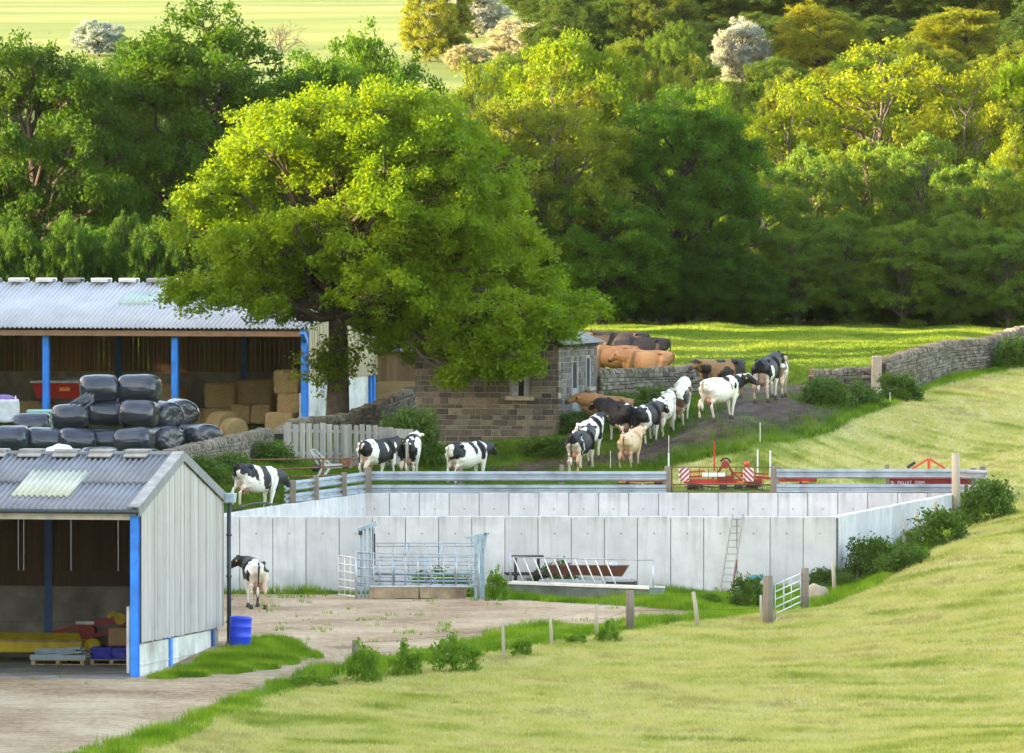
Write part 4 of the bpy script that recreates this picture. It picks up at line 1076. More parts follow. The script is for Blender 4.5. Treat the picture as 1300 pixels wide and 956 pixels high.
# ------------------------------------------------------------ fences
def fences():
    # board fence in front of the oak
    a=P(362,537,327.5); b=P(440,538.5,329); c=P(480,541,329.6); e=P(521,546,331)
    t=thing('board_fence','weathered grey vertical board fence in front of the oak trunk','fence',(a.x,a.y,0)); o=Vector(t.location)
    rng=random.Random(2); m=MB()
    def run(p,q,step,w):
        L=(q-p).length; n=int(L/step)
        for i in range(n):
            u=p.lerp(q,(i+.5)/n); zb=h1(u.x,u.y)-.05; top=u.z+rng.uniform(-.04,.03)
            m.box((u.x-o.x,u.y-o.y,(zb+top)/2),(w*rng.uniform(.9,1.05),.025,top-zb),(0,R(rng.uniform(-1.2,1.2)),0))
    run(a,b,.26,.19); run(b,c,.24,.17); run(c,e,.185,.135); m.build('boards',M['grey_wood'],t)
    for dz in(-.25,-1.0):
        m=MB(); 
        for p,q in((a,b),(b,c),(c,e)): m.bar(p-o+Vector((0,.07,dz)),q-o+Vector((0,.07,dz)),.05,.1)
        m.build('rail',M['grey_wood'],t)
    m=MB(); m.bar(P(500,590,330)-o,P(521,571,331)-o,.05,.16); m.build('brace',M['grey_wood'],t)
    for (px,w) in((363,.16),(440,.14),(519,.3)):
        u=P(px,540 if px<500 else 545,328 if px<500 else 330.8); zb=h1(u.x,u.y)-.2; m=MB(); m.box((u.x-o.x,u.y-o.y+.1,(zb+u.z)/2),(w,.16,u.z-zb)); m.build('post',M['grey_wood'],t)
    # post and wire fences
    def wirefence(label,posts,wires):
        q=hit(posts[0][0],posts[0][1]); t=thing('wire_fence',label,'fence',tuple(q)); o=Vector(t.location); tops=[];bots=[]
        for (px,py,ty,w,lean) in posts:
            g=hit(px,py); hgt=(py-ty)/(F/g.y); top=g+Vector((lean*hgt,0,hgt)); m=MB()
            m.tube([g-o-Vector((0,0,.3)),(g+top)/2-o,top-o],[w*.5,w*.5,w*.44],8); m.build('post',M['post_wood'] if w>.15 else M['pale_post'],t,True); tops.append(top); bots.append(g)
        for f in wires:
            for i in range(len(tops)-1):
                m=MB(); p=bots[i].lerp(tops[i],f)-o; r=bots[i+1].lerp(tops[i+1],f)-o; m.tube([p,(p+r)/2-Vector((0,0,.03)),r],.004,4); m.build('wire',M['dark_steel'],t)
    wirefence('post and wire fence between yard and mown field, left of the small field gate',[(452,845,812,.22,0),(568,842,803,.1,0),(640,836,791,.09,-.05),(701,820,781,.09,-.07),(757,806,767,.1,0),(800,799,749,.24,0),(887,795,751,.12,-.16),(966,789,755,.08,0)],(.5,.9))
    wirefence('leaning stakes and wire climbing past the bushes along the right clamp wall',[(1060,757,711,.12,-.06),(1088,742,705,.11,0),(1108,728,691,.12,0),(1148,702,661,.11,0),(1172,692,650,.12,-.2),(1187,675,636,.13,0)],(.3,.6,.9))
    # field gate
    g0=hit(975,792); g1=hit(1022,776); 
    t=thing('field_gate','small galvanised field gate hung between two thick weathered timber posts','gate',tuple(g0)); o=Vector(t.location)
    m=MB(); m.tube([(0,0,-.3),(0,0,1.35)],[.15,.14],12); m.build('gate_post',M['post_wood'],t,True)
    q=g1-o; m=MB(); m.tube([q-Vector((0,0,.3)),q+Vector((0,0,1.25))],[.115,.105],12); m.build('gate_post',M['post_wood'],t,True)
    a=Vector((.2,.1,0)); b=q-Vector((.12,.05,0)); m=MB()
    for z in(.12,.28,.46,.68,.9,1.1): m.tube([a+Vector((0,0,z)),b+Vector((0,0,z))],.018,6)
    for f in(0,.33,.62,1): p=a.lerp(b,f); m.tube([p+Vector((0,0,.1)),p+Vector((0,0,1.12))],.02,6)
    m.build('gate_bars',M['galv'],t,True)
    # thin stakes of the electric fence in the cattle track
    t=thing('electric_fence','thin grey stakes and wire of an electric fence beside the muddy cattle track','fence',tuple(hit(775,600,322))); o=Vector(t.location); prev=None
    for (px,py,ty) in((775,598,572),(849,577,552),(965,562,536),(1130,513,498)):
        g=hit(px,py,322); hgt=(py-ty)/(F/g.y); m=MB(); m.tube([g-o,g-o+Vector((0,0,hgt))],.014,5); m.build('stake',M['white_tube'],t)
        if prev is not None: m=MB(); m.tube([prev,g-o+Vector((0,0,hgt*.9))],.004,4); m.build('wire',M['dark_steel'],t)
        prev=g-o+Vector((0,0,hgt*.9))
# ------------------------------------------------------------ bales and barn contents
def bale_mesh(seed,L=1.28,r=.60):
    rng=random.Random(seed); nu,nv=40,26; vs=[];fs=[]
    prof=[]
    for j in range(nv+1):
        t=-1+2*j/nv
        if abs(t)<.6: x=t/.6*(L/2-.24); rr=r*(1-.03*t*t)
        else:
            a=(abs(t)-.6)/.4*math.pi/2; x=math.copysign(L/2-.24+.24*math.sin(a),t); rr=r*.97-.24+.24*math.cos(a)
            if abs(t)>.9: pass
        prof.append((x,rr))
    prof=[(-L/2+.01,0.001),(-L/2+.0,r*.45)]+prof+[(L/2,r*.45),(L/2-.01,.001)]
    for x,rr in prof:
        for i in range(nu):
            a=2*math.pi*i/nu; c,s=math.cos(a),math.sin(a)
            p=2.06; k=(abs(c)**p+abs(s)**p)**(-1/p)
            y,z=c*k*rr,s*k*rr*.80
            d=1+.05*mnoise.noise(Vector((x*2+seed,y*2.3,z*2.3)))+.022*mnoise.noise(Vector((x*1.5+seed,math.atan2(z,y)*5,seed)))
            if abs(x)>L/2-.15: d*=1+.035*math.sin(a*11+seed)
            vs.append((x*(1+.02*math.sin(seed)),y*d,z*d))
    n=len(prof)
    for j in range(n-1):
        for i in range(nu): i2=(i+1)%nu; fs.append((j*nu+i,j*nu+i2,(j+1)*nu+i2,(j+1)*nu+i))
    mb=MB(); mb.add(vs,fs); return mb
def bales():
    meshes=[]
    for s in range(5):
        o=bale_mesh(s+1).build('bale',M['wrap'],None,True); meshes.append(o.data); bpy.data.objects.remove(o)
    L=[ # px,py centre, D, yaw, label
     (125,494,333.2,4,'left one of the two on the very top'),
     (177,494,333.4,-14,'right one of the two on the very top'),
     (91,530,333.0,0,'leftmost bale of the middle row, nearest the pale green tub'),
     (136,525,333.2,3,'middle row bale below the left top bale'),
     (176,526,332.0,-10,'big middle row bale below the right top bale'),
     (205,527,334.5,-48,'middle row bale showing its crinkled round end to the right'),
     (228,524,336.5,-70,'rearmost middle row bale, in front of the second blue post'),
     (14,559,331.5,-6,'bottom row bale cut by the left edge of the picture'),
     (57,561,332.0,14,'bottom row bale left of the white bag'),
     (98,561,331.8,6,'bottom row bale right behind the white bag'),
     (133,561,332.6,-4,'bottom row bale half hidden between its two neighbours'),
     (170,560,330.8,-12,'front bottom bale with pale crinkled right end'),
     (207,558,333.5,-55,'bottom row bale turned away, right of the front bottom bale'),
     (236,556,335.0,-20,'bottom row bale second from the right end of the stack'),
     (256,556,334.0,-62,'rightmost of the stack, beside the dry stone wall'),
     (40,541,336.5,0,'bale lying behind the bottom row, below the pale green tub')]
    for i,(px,py,D,yaw,lb) in enumerate(L):
        p=P(px,py,D); o=bpy.data.objects.new('silage_bale',meshes[i%5]); COL.objects.link(o)
        o.location=p; o.rotation_euler=(random.uniform(-.05,.05)+ (math.pi if i%2 else 0),random.uniform(-.09,.09),R(yaw+random.uniform(-5,5)))
        o.scale=(random.uniform(.96,1.08),random.uniform(.97,1.06),random.uniform(.97,1.07)); tag(o,'black plastic wrapped bale, '+lb,'silage bale','black wrapped silage bales in a stack')
    for (px,py,lb) in((127,585,'low front row bale behind the shed ridge, to the left'),(178,587,'low front row bale behind the shed ridge, to the right')):
        p=P(px,py,328.5); o=bpy.data.objects.new('silage_bale',meshes[2]); COL.objects.link(o); o.location=p; tag(o,'black plastic wrapped bale, '+lb,'silage bale','black wrapped silage bales in a stack')
    # torn plastic
    m=MB(); rng=random.Random(3)
    for k in range(9):
        a=P(114,503,331.8)+Vector((rng.uniform(-.2,.2),rng.uniform(-.1,.1),rng.uniform(-.15,.1))); b=a+Vector((-rng.uniform(.25,.75),-.1,-rng.uniform(.1,.3))); w=Vector((0,.02,rng.uniform(.04,.1)))
        m.add([a-w,a+w,b+w*.4,b-w*.4],[(0,1,2,3)])
    tag(m.build('torn_plastic',M['wrap'],None),'torn flap of black plastic hanging off the left top bale','plastic')
def hay_piece(mb,c,d,rz=0,seed=0):
    bm=bmesh.new(); bmesh.ops.create_cube(bm,size=1); bmesh.ops.subdivide_edges(bm,edges=bm.edges[:],cuts=7,use_grid_fill=True)
    m=Matrix.Rotation(rz,3,'Z')
    bm.verts.ensure_lookup_table()
    vs=[]
    for v in bm.verts:
        p=Vector((v.co.x*d[0],v.co.y*d[1],v.co.z*d[2])); q=1-.04*max(0,(abs(v.co.x)*2)**6*(abs(v.co.z)*2)**6)
        p*=q; p+=Vector((mnoise.noise(p*5+Vector((seed,0,0))),mnoise.noise(p*5+Vector((0,seed,3))),mnoise.noise(p*5+Vector((7,0,seed)))))*.045
        vs.append(m@p+Vector(c))
    mb.add(vs,[tuple(v.index for v in f.verts) for f in bm.faces]); bm.free()
def barn_stuff(bt,rz,z0):
    c,s=math.cos(rz),math.sin(rz)
    def L(px,py,D): return P(px,py,D)
    def hay(px0,px1,py0,py1,D,dep,lb,sd):
        a,b=P(px0,py1,D),P(px1,py0,D); mb=MB(); hay_piece(mb,(0,0,(b.z-a.z)/2),(b.x-a.x,dep,b.z-a.z),0,sd); o=mb.build('hay_bale',M['hay'],None,True); o.location=((a.x+b.x)/2,D+dep/2,a.z); o.rotation_euler=(0,0,rz)
        tag(o,lb,'hay bale','hay bales stored in the barn')
    hay(352,384,470,500,354.5,1.2,'golden hay bale on top of the column beside the right blue post',1)
    hay(356,386,500,527,354.3,1.2,'golden hay bale in the middle of the column beside the right blue post',2)
    hay(341,378,524,553,353.2,1.3,'low golden hay bale at the foot of the column beside the right blue post',3)
    hay(264,303,487,518,359,1.4,'brown square bale on top of the barn hay stack, at its left end',4)
    hay(304,351,483,514,359.3,1.4,'brown square bale on top of the barn hay stack, next to the golden column',5)
    hay(262,300,519,545,358.6,1.4,'brown square bale at the bottom left of the barn hay stack',6)
    hay(297,322,514,538,357.5,1.2,'small paler bale at the bottom of the barn hay stack, left of its twin',7)
    hay(323,348,514,538,357.2,1.2,'small paler bale at the bottom of the barn hay stack, right of its twin',8)
    hay(200,233,488,516,359,1.2,'dark square hay bale behind the second blue post',9)
    hay(226,262,520,545,359,1.2,'dark low hay bale right of the second blue post, in the shade',10)
    hay(18,62,510,545,360,1.2,'dark hay bale against the rear wall behind the pale green tub',11)
    hay(64,118,513,545,360,1.2,'dark hay bale under the red spreader',12)
    for (px,py,D,r,yaw,lb) in((284,541,354.5,.55,-60,'round hay bale lying at the front of the barn, rear one of the pair'),(297,545,353.2,.42,-72,'small round hay bale lying at the front of the barn, front one of the pair')):
        bm=MB(); p=P(px,py,D); n=24; vs=[];fs=[]; prof=[(-.5,.02),(-.5,r*.8),(-.46,r*.97),(-.3,r),(0,r*1.01),(.3,r),(.46,r*.97),(.5,r*.8),(.48,.02)]
        for x,rr in prof:
            for i in range(n): a=2*math.pi*i/n; q=1+.05*mnoise.noise(Vector((x*4,math.cos(a)*3,math.sin(a)*3+r*9))); vs.append((x,math.cos(a)*rr*q,math.sin(a)*rr*q))
        for j in range(len(prof)-1):
            for i in range(n): i2=(i+1)%n; fs.append((j*n+i,j*n+i2,(j+1)*n+i2,(j+1)*n+i))
        bm.add(vs,fs); o=bm.build('round_hay_bale',M['hay'],None,True); o.location=p; o.rotation_euler=(0,0,R(yaw)); tag(o,lb,'hay bale')
    # red spreader
    a=P(42,506,357.5); b=P(124,486,357.5); zg=z0+.05; w=b.x-a.x; t=thing('spreader','red hopper spreader parked inside the hay barn behind the first blue post','spreader',((a.x+b.x)/2,358,zg),rz)
    m=MB(); zt,zm=b.z-zg,a.z-zg; 
    m.add([(-w/2,-.5,zt),(w/2,-.5,zt),(w/2,.5,zt),(-w/2,.5,zt),(-w/2+.15,-.3,zm),(w/2-.15,-.3,zm),(w/2-.15,.3,zm),(-w/2+.15,.3,zm)],[(0,1,5,4),(1,2,6,5),(2,3,7,6),(3,0,4,7),(4,5,6,7)]); m.build('hopper',M['red'],t)
    m=MB(); m.box((0,-.5,zt+.03),(w+.06,.08,.07)); m.box((0,.5,zt+.03),(w+.06,.08,.07)); m.ell((.3,0,zt+.06),(.35,.3,.12),10,6); m.build('rim',M['galv'],t)
    m=MB(); m.box((.1,-.505,(zt+zm)/2+.05),(.4,.012,.14),(R(-20),0,0)); m.build('sign_plate',M['orange'],t)
    for x in(-.8,.8):
        m=MB(); m.tube([(x,-.35,.35),(x,-.1,.35)],.35,18); wh=m.build('wheel',M['black_rubber'],t,True); m=MB(); m.tube([(x,-.36,.35),(x,-.33,.35)],.16,12); m.build('rim',M['red'],wh)
    m=MB(); 
    for x in(-.8,.8): m.bar((x,-.2,.35),(x*.7,-.1,zm+.02),.08)
    m.bar((-.8,-.2,.35),(.8,-.2,.35),.08); m.build('chassis',M['red_dark'],t)
    # pale green tub
    a=P(36,546,341); b=P(77,521,341); w=(b.x-a.x)+.25; h=b.z-a.z; t=thing('plastic_tub','pale green rectangular plastic tub with a flared rim standing behind the black bales','tub',((a.x+b.x)/2+.1,341.5,a.z))
    m=MB(); m.box((0,0,h/2),(w*.86,.9,h)); 
    v=m.v; m.v=[(x*(1.1 if z>h*.5 else 1),y,z) for x,y,z in v]; m.build('tank',M['tub'],t,False,.03)
    m=MB(); m.box((0,-.5,h-.04),(w+.08,.08,.09)); m.box((0,.5,h-.04),(w+.08,.08,.09)); m.box((-w/2,0,h-.04),(.08,1.05,.09)); m.box((w/2,0,h-.04),(.08,1.05,.09)); m.build('rim',M['tub'],t,False,.015)
    m=MB()
    for k in range(7): m.box((-w*.4+k*w*.8/6,-.46,h*.45),(.05,.04,h*.7))
    m.build('ribs',M['tub'],t)
    # white bag
    a=P(-14,536,341); b=P(24,507,341); w=b.x-a.x; h=b.z-a.z; t=thing('bulk_bag','tall white woven bulk bag with purple top at the left edge, behind the bales','bag',((a.x+b.x)/2,341,a.z))
    m=MB(); hay_piece(m,(0,0,h/2),(w,.95,h),0,3); m.build('sack',M['bag'],t,True)
    m=MB(); m.ell((-.0,0,h),(.42,.4,.17),12,8); m.build('spout',M['bag_purple'],t,True)
    for x in(-w/2+.1,w/2-.1): m=MB(); m.tube([(x,-.4,h-.1),(x,-.3,h+.12),(x,-.1,h-.02)],.025,6); m.build('loop',M['bag'],t)
    p=P(77,580,327); m=MB(); m.ell((0,0,0),(.62,.5,.42),20,12); m.v=[(x*(1+.12*mnoise.noise(Vector((x*3,y*3,z*3)))),y,z*(1+.25*mnoise.noise(Vector((x*3,y*3,z*3+5))))) for x,y,z in m.v]
    o=m.build('white_bag',M['white_paint'],None,True); o.location=p; tag(o,'rumpled white bag showing just above the ridge of the foreground shed','bag')
# ------------------------------------------------------------ near shed contents
def shed_stuff():
    def base(px,D,z=.012): return Vector((PX(px,D),D,z))
    RZ=-.2
    t=thing('pallet_load','wooden pallet stacked with galvanised brackets and rails inside the foreground shed','pallet load',base(78,256.8),RZ)
    m=MB()
    for x in(-.66,0,.66): m.box((x,0,.06),(.1,.9,.1))
    for k in range(5): m.box((0,-.4+k*.2,.125),(1.45,.1,.022))
    m.box((0,-.42,.012),(1.45,.08,.02)); m.build('pallet',M['pallet'],t)
    m=MB(); rng=random.Random(8)
    for k in range(18): a=Vector((-.72+rng.uniform(0,.1),rng.uniform(-.42,.4),.17+k*.012)); b=Vector((.72-rng.uniform(0,.3),a.y+rng.uniform(-.15,.15),a.z+rng.uniform(0,.16))); m.bar(a,b,.06,.045)
    m.box((0,-.44,.2),(1.5,.03,.12)); m.build('brackets',M['galv_blue'],t)
    t=thing('pallet_load','wooden pallet of flat blue sacks against the right column inside the foreground shed','pallet load',base(146,256.9),RZ)
    m=MB()
    for x in(-.52,0,.52): m.box((x,0,.06),(.1,.9,.1))
    for k in range(5): m.box((0,-.4+k*.2,.125),(1.15,.1,.022))
    m.box((0,-.42,.012),(1.15,.08,.02)); m.build('pallet',M['pallet'],t)
    m=MB(); 
    for k in range(3):
        for j in range(2): hay_piece(m,(-.27+j*.54,0,.19+k*.10),(.56,.86,.105),0,k+j*3)
    m.build('sacks',M['navy'],t,True)
    m=MB(); m.box((0,0,.22),(.6,.5,.46)); o=m.build('cardboard_box',M['card'],None,False,.008); o.location=base(153,257.2,.50); o.rotation_euler=(0,0,RZ+.1); tag(o,'brown cardboard box standing on the blue sacks','box')
    # yellow machine deck
    t=thing('yellow_implement','long low yellow steel implement lying inside the foreground shed','farm machine',base(40,257.9),RZ)
    m=MB(); m.box((-.8,.1,.42),(4.4,.55,.34)); m.add([(-3,-.17,.59),(1.4,-.17,.59),(1.2,.3,.76),(-3,.3,.76)],[(0,1,2,3)]); m.build('deck',M['yellow'],t,False,.03)
    m=MB(); m.box((-.8,-.19,.56),(4.3,.03,.05)); m.build('edge_strip',M['ply'],t)
    m=MB(); m.tube([(1.65,-.15,.42),(1.65,.35,.42)],.22,18); m.build('end_drum',M['yellow'],t,True)
    m=MB(); m.box((-2,.1,.12),(.2,.4,.26)); m.box((.9,.1,.12),(.2,.4,.26)); m.build('foot',M['dark_steel'],t)
    t=thing('red_machine','red and yellow machine parts heaped at the back of the foreground shed','farm machine',base(118,258.6),RZ)
    m=MB(); m.bar((-1.1,0,.72),(0,0,1.0),.1,.12); m.bar((0,0,1.0),(.9,0,1.08),.1,.16); m.bar((-.6,.1,.5),(.9,.1,.9),.1); m.tube([(-.2,0,.75),(-.2,.3,.75)],.25,14); m.bar((-1.1,0,.72),(-1.1,0,.1),.1); m.bar((.9,0,1.08),(.9,0,.1),.1); m.build('frame',M['red_dark'],t)
    m=MB(); m.tube([(.75,-.1,1.12),(.75,.2,1.12)],.16,12); m.bar((.4,0,1.15),(.62,0,1.3),.08,.12); m.build('drive',M['yellow'],t)
    m=MB(); m.box((-.2,-.1,1.0),(.5,.05,.08)); m.build('panel',M['galv'],t)
    # barrel
    g=hit(801,0) if False else Vector((PX(304,258.6),258.6,h1(PX(304,258.6),258.6)))
    t=thing('plastic_drum','bright blue plastic drum standing on the grass by the shed gable','drum',(g.x,g.y,g.z)); t.rotation_euler=(0,R(3),0)
    m=MB(); pr=[(0,0.0),(.27,0),(.285,.03),(.285,.24),(.295,.26),(.285,.28),(.285,.50),(.295,.52),(.285,.54),(.28,.70),(.295,.72),(.295,.77),(.275,.78),(.27,.74),(0,.74)]
    n=28;vs=[];fs=[]
    for r_,z in pr:
        for i in range(n): a=2*math.pi*i/n; vs.append((max(r_,.001)*math.cos(a),max(r_,.001)*math.sin(a),z))
    for j in range(len(pr)-1):
        for i in range(n): i2=(i+1)%n; fs.append((j*n+i,j*n+i2,(j+1)*n+i2,(j+1)*n+i))
    m.add(vs,fs); m.build('body',M['drum'],t,True)
    m=MB(); m.tube([(.14,0,.74),(.14,0,.765)],.04,10); m.tube([(-.14,0,.74),(-.14,0,.765)],.04,10); m.build('bung',M['dark_steel'],t)
# ------------------------------------------------------------ yard equipment
def yard_stuff():
    D=295.6; s=F/D; X=lambda px:PX(px,D); Z=lambda py:CAMZ-(py-209)/s
    t=thing('cattle_crush','galvanised cattle race and crush with a tall yoke at each end, against the clamp wall','cattle crush',(X(520),D,0)); o=Vector((X(520),D,0))
    x=lambda px:X(px)-o.x
    def tb(m,a,b,r=.022): m.tube([a,b],r,6)
    # front side
    m=MB()
    for z in(1.33,1.12,.87,.62,.42): tb(m,(x(452),0,z+.06),(x(608),0,z+.0),.02)
    tb(m,(x(480),0,1.27),(x(600),0,1.27)); tb(m,(x(480),0,.40),(x(600),0,.40),.03)
    for k in range(8): px=482+k*16.2; tb(m,(x(px),-.03,.40),(x(px),-.03,1.30),.024)
    for px in(474,608): tb(m,(x(px),0,0),(x(px),0,1.4),.03)
    m.build('front_side',M['galv'],t,True)
    m=MB()
    for z in(1.62,1.52,1.2,.95,.7,.45): tb(m,(x(470),1.9,z),(x(605),1.9,z),.02)
    for k in range(7): px=478+k*20; tb(m,(x(px),1.9,0),(x(px),1.9,1.62),.02)
    m.build('rear_side',M['galv'],t,True)
    m=MB()
    for px in(515,560,605): tb(m,(x(px),0,1.4),(x(px),1.9,1.58),.02)
    for px in(500,541,578): tb(m,(x(px),.9,.3),(x(px),.9,1.25),.03)
    m.bar((x(475),.9,.72),(x(600),.9,.72),.04,.08); m.bar((x(475),.9,.5),(x(600),.9,.5),.04,.06); m.build('cross_bars',M['galv_blue'],t,True)
    # left yoke
    m=MB()
    for px in(458,463,469,474): m.box((x(px),.8,1.05),(.07,.1,2.1))
    m.box((x(465),.8,2.15),(.5,.3,.12),(0,R(-18),0)); m.box((x(470),.55,2.2),(.4,.1,.14),(0,R(-22),0)); m.build('rear_yoke',M['galv_blue'],t,False,.008)
    m=MB(); m.box((x(457),.75,1.98),(.12,.14,.16)); m.tube([(x(475),.6,1.0),(x(475),.6,1.95)],.03,6); m.build('latch',M['dark_steel'],t)
    # right head yoke, flared
    m=MB()
    for k,(px,d) in enumerate(((604,.3),(609,.3),(613,.5))): 
        m.box((x(px),d,.95),(.10,.12,1.9))
    m.bar((x(609),.3,1.75),(x(618),.3,2.0),.1,.06); m.bar((x(613),.5,1.5),(x(617),.5,2.0),.06,.12); m.bar((x(594),.3,1.84),(x(618),.3,1.96),.1,.08); m.bar((x(604),.3,1.6),(x(610),.3,1.9),.08,.08)
    m.tube([(x(594),.3,1.84),(x(590),.3,1.86)],.03,6); m.build('head_yoke',M['galv_blue'],t,False,.008)
    m=MB(); m.box((x(500),-.05,.20),(1.47,.05,.34)); m.box((x(562.5),-.05,.20),(1.4,.05,.34)); m.build('kick_board',M['ply'],t)
    m=MB(); m.box((x(535),-.06,.385),(3.1,.09,.05)); m.build('board_cap',M['galv'],t)
    m=MB(); m.box((x(525),.6,.06),(1.1,.8,.1)); m.build('floor_pan',M['dark_steel'],t)
    # left portion: small panel + open gate
    m=MB()
    for z in(.12,.42,.7,.95,1.2,1.42): tb(m,(x(452),0,z),(x(474),0,z-.02),.02)
    for px in(463,): tb(m,(x(px),0,.1),(x(px),0,1.42),.02)
    m.build('side_panel',M['galv'],t,True)
    gt=thing('yard_gate','small pale tubular gate standing open at the left end of the cattle race','gate',(X(452),D-.1,0))
    a=Vector((0,0,0)); b=Vector((PX(430,D+1.3)-X(452),1.3,0)); m=MB()
    for z in(.07,.3,.53,.77,1.0,1.24): m.tube([a+Vector((0,0,z)),b+Vector((0,0,z+.02))],.026,6)
    for f in(.33,.66,1): p=a.lerp(b,f); m.tube([p+Vector((0,0,.07)),p+Vector((0,0,1.26))],.018,6)
    m.build('gate_bars',M['white_tube'],gt,True); m=MB(); m.tube([(0,0,-.05),(0,0,1.42)],.035,8); m.build('hinge_post',M['galv'],gt,True)
    # feed barrier trough
    A=Vector((PX(632,297.6),297.6,0)); B=Vector((PX(826,293.6),293.6,0)); d=B-A; L=d.length; rz=math.atan2(d.y,d.x)
    t=thing('feed_trough','long galvanised feed trough under a slanting-bar barrier, in front of the picnic table','feed trough',A,rz)
    m=MB(); zb=.02; m.add([(0,0,.02),(L,0,.02),(L,-.06,.40),(0,-.06,.40),(0,.6,.02),(L,.6,.02),(L,.66,.40),(0,.66,.40)],[(0,1,2,3),(4,7,6,5),(0,4,5,1),(0,3,7,4),(1,5,6,2)]); m.build('trough',M['sheet'],t)
    m=MB(); m.box((L/2,-.07,.42),(L,.06,.09)); m.box((L/2,.66,.42),(L,.05,.06)); m.build('trough_lip',M['white_tube'],t,False,.01)
    m=MB(); m.tube([(.25,.3,1.18),(L-.15,.3,1.24)],.022,6); m.tube([(.25,.3,.40),(.25,.3,1.32)],.03,6); m.tube([(L-.15,.3,.1),(L-.15,.3,1.24)],.03,6); m.tube([(L-.4,.3,.3),(L-.15,.3,.6)],.02,6); m.build('frame',M['galv'],t,True)
    m=MB()
    for k in range(10): q=.25+k*.41; m.tube([(q+.12,.3,1.18),(q+.52,.3,.46)],.02,6)
    m.build('slant_bars',M['white_tube'],t,True)
    # picnic table
    t=thing('picnic_table','dark stained wooden picnic table between the clamp wall and the feed barrier','table',(PX(669,299.0),299.0,0),.05)
    m=MB(); 
    for k in range(4): m.box((0,-.3+k*.17,1.16),(1.0,.15,.04))
    m.build('tabletop',M['dark_wood'],t)
    for y in(-.55,.5): m=MB(); m.box((0,y,.62),(1.35,.22,.05)); m.build('bench',M['dark_wood'],t)
    for xx in(-.35,.35):
        m=MB(); m.bar((xx,-.45,0),(xx,.0,1.14),.08,.06); m.bar((xx,.4,0),(xx,0,1.14),.08,.06); m.box((xx,0,.58),(.06,1.2,.08)); m.build('leg',M['dark_wood'],t)
    # brown trough on dark frame
    t=thing('metal_trough','rust brown metal trough resting on a grey steel frame behind the feed barrier','trough',(PX(750,297.2),297.2,0),-.12)
    m=MB(); m.add([(-1.2,-.3,.95),(1.15,-.3,.95),(1.15,.3,.95),(-1.2,.3,.95),(-1.25,-.15,.68),(.95,-.15,.62),(.95,.15,.62),(-1.25,.15,.68)],[(0,1,5,4),(1,2,6,5),(2,3,7,6),(3,0,4,7),(4,5,6,7)]); m.build('basin',M['trough_brown'],t)
    m=MB(); m.box((-.1,-.25,.48),(2.9,.07,.08)); m.box((-.1,.25,.48),(2.9,.07,.08)); 
    for xx in(-1.3,-.4,.4,1.2): m.box((xx,0,.52),(.08,.55,.06)); m.box((xx,-.25,.24),(.07,.07,.48)); m.box((xx,.25,.24),(.07,.07,.48))
    m.build('stand',M['galv'],t)
    m=MB(); m.ell((.7,-.1,.98),(.16,.14,.1),12,8); m.build('float_cover',M['galv'],t,True)
    m=MB(); m.box((.95,-.2,.35),(.9,.6,.25)); m.build('feed_box',M['dark_steel'],t)
    # ladder
    b0=Vector((PX(915,297.6),298.6,0)); t=thing('ladder','long grey wooden ladder leaning against the front clamp wall','ladder',b0)
    a0=Vector((0,0,.05)); top=Vector((.42,1.35,2.40)); w=Vector((.33,0,0)); m=MB(); m.bar(a0,top,.035,.06); m.bar(a0+w,top+w,.035,.06); m.build('stiles',M['ladder'],t)
    m=MB(); 
    for k in range(11): p=a0.lerp(top,(k+.6)/11.3); m.tube([p,p+w],.016,6)
    m.build('rungs',M['ladder'],t); m=MB(); m.bar(a0+w+Vector((.04,-.04,0)),a0.lerp(top,.42)+w+Vector((.03,-.04,0)),.03,.05); m.build('prop',M['trough_brown'],t)
    # blue pipe
    m=MB(); c=Vector((PX(951,293.5),293.5,.02)); pts=[];rad=[]
    for k in range(41):
        a=math.pi*(1.06-.62*k/40); pts.append(Vector((.62*math.cos(a)+.3,.12*k/40,.70*math.sin(a)+.02))); rad.append(.085+.01*(k%2))
    m.tube(pts,rad,10); o=m.build('drain_pipe',M['pipe_blue'],None,True); o.location=c; tag(o,'curved turquoise corrugated pipe lying in the grass beside the field gate','pipe')
    m=MB(); m.ell((0,0,.22),(.45,.35,.36),18,12); m.v=[(x*(1+.3*mnoise.noise(Vector((x*2,y*2,z*2)))),y,z*(1+.25*mnoise.noise(Vector((x*3,y*3,z*3+5))))) for x,y,z in m.v]
    g=hit(1036,765); o=m.build('boulder',M['earth'],None,True); o.location=g; tag(o,'sandy boulder in the grass to the right of the small field gate','boulder')
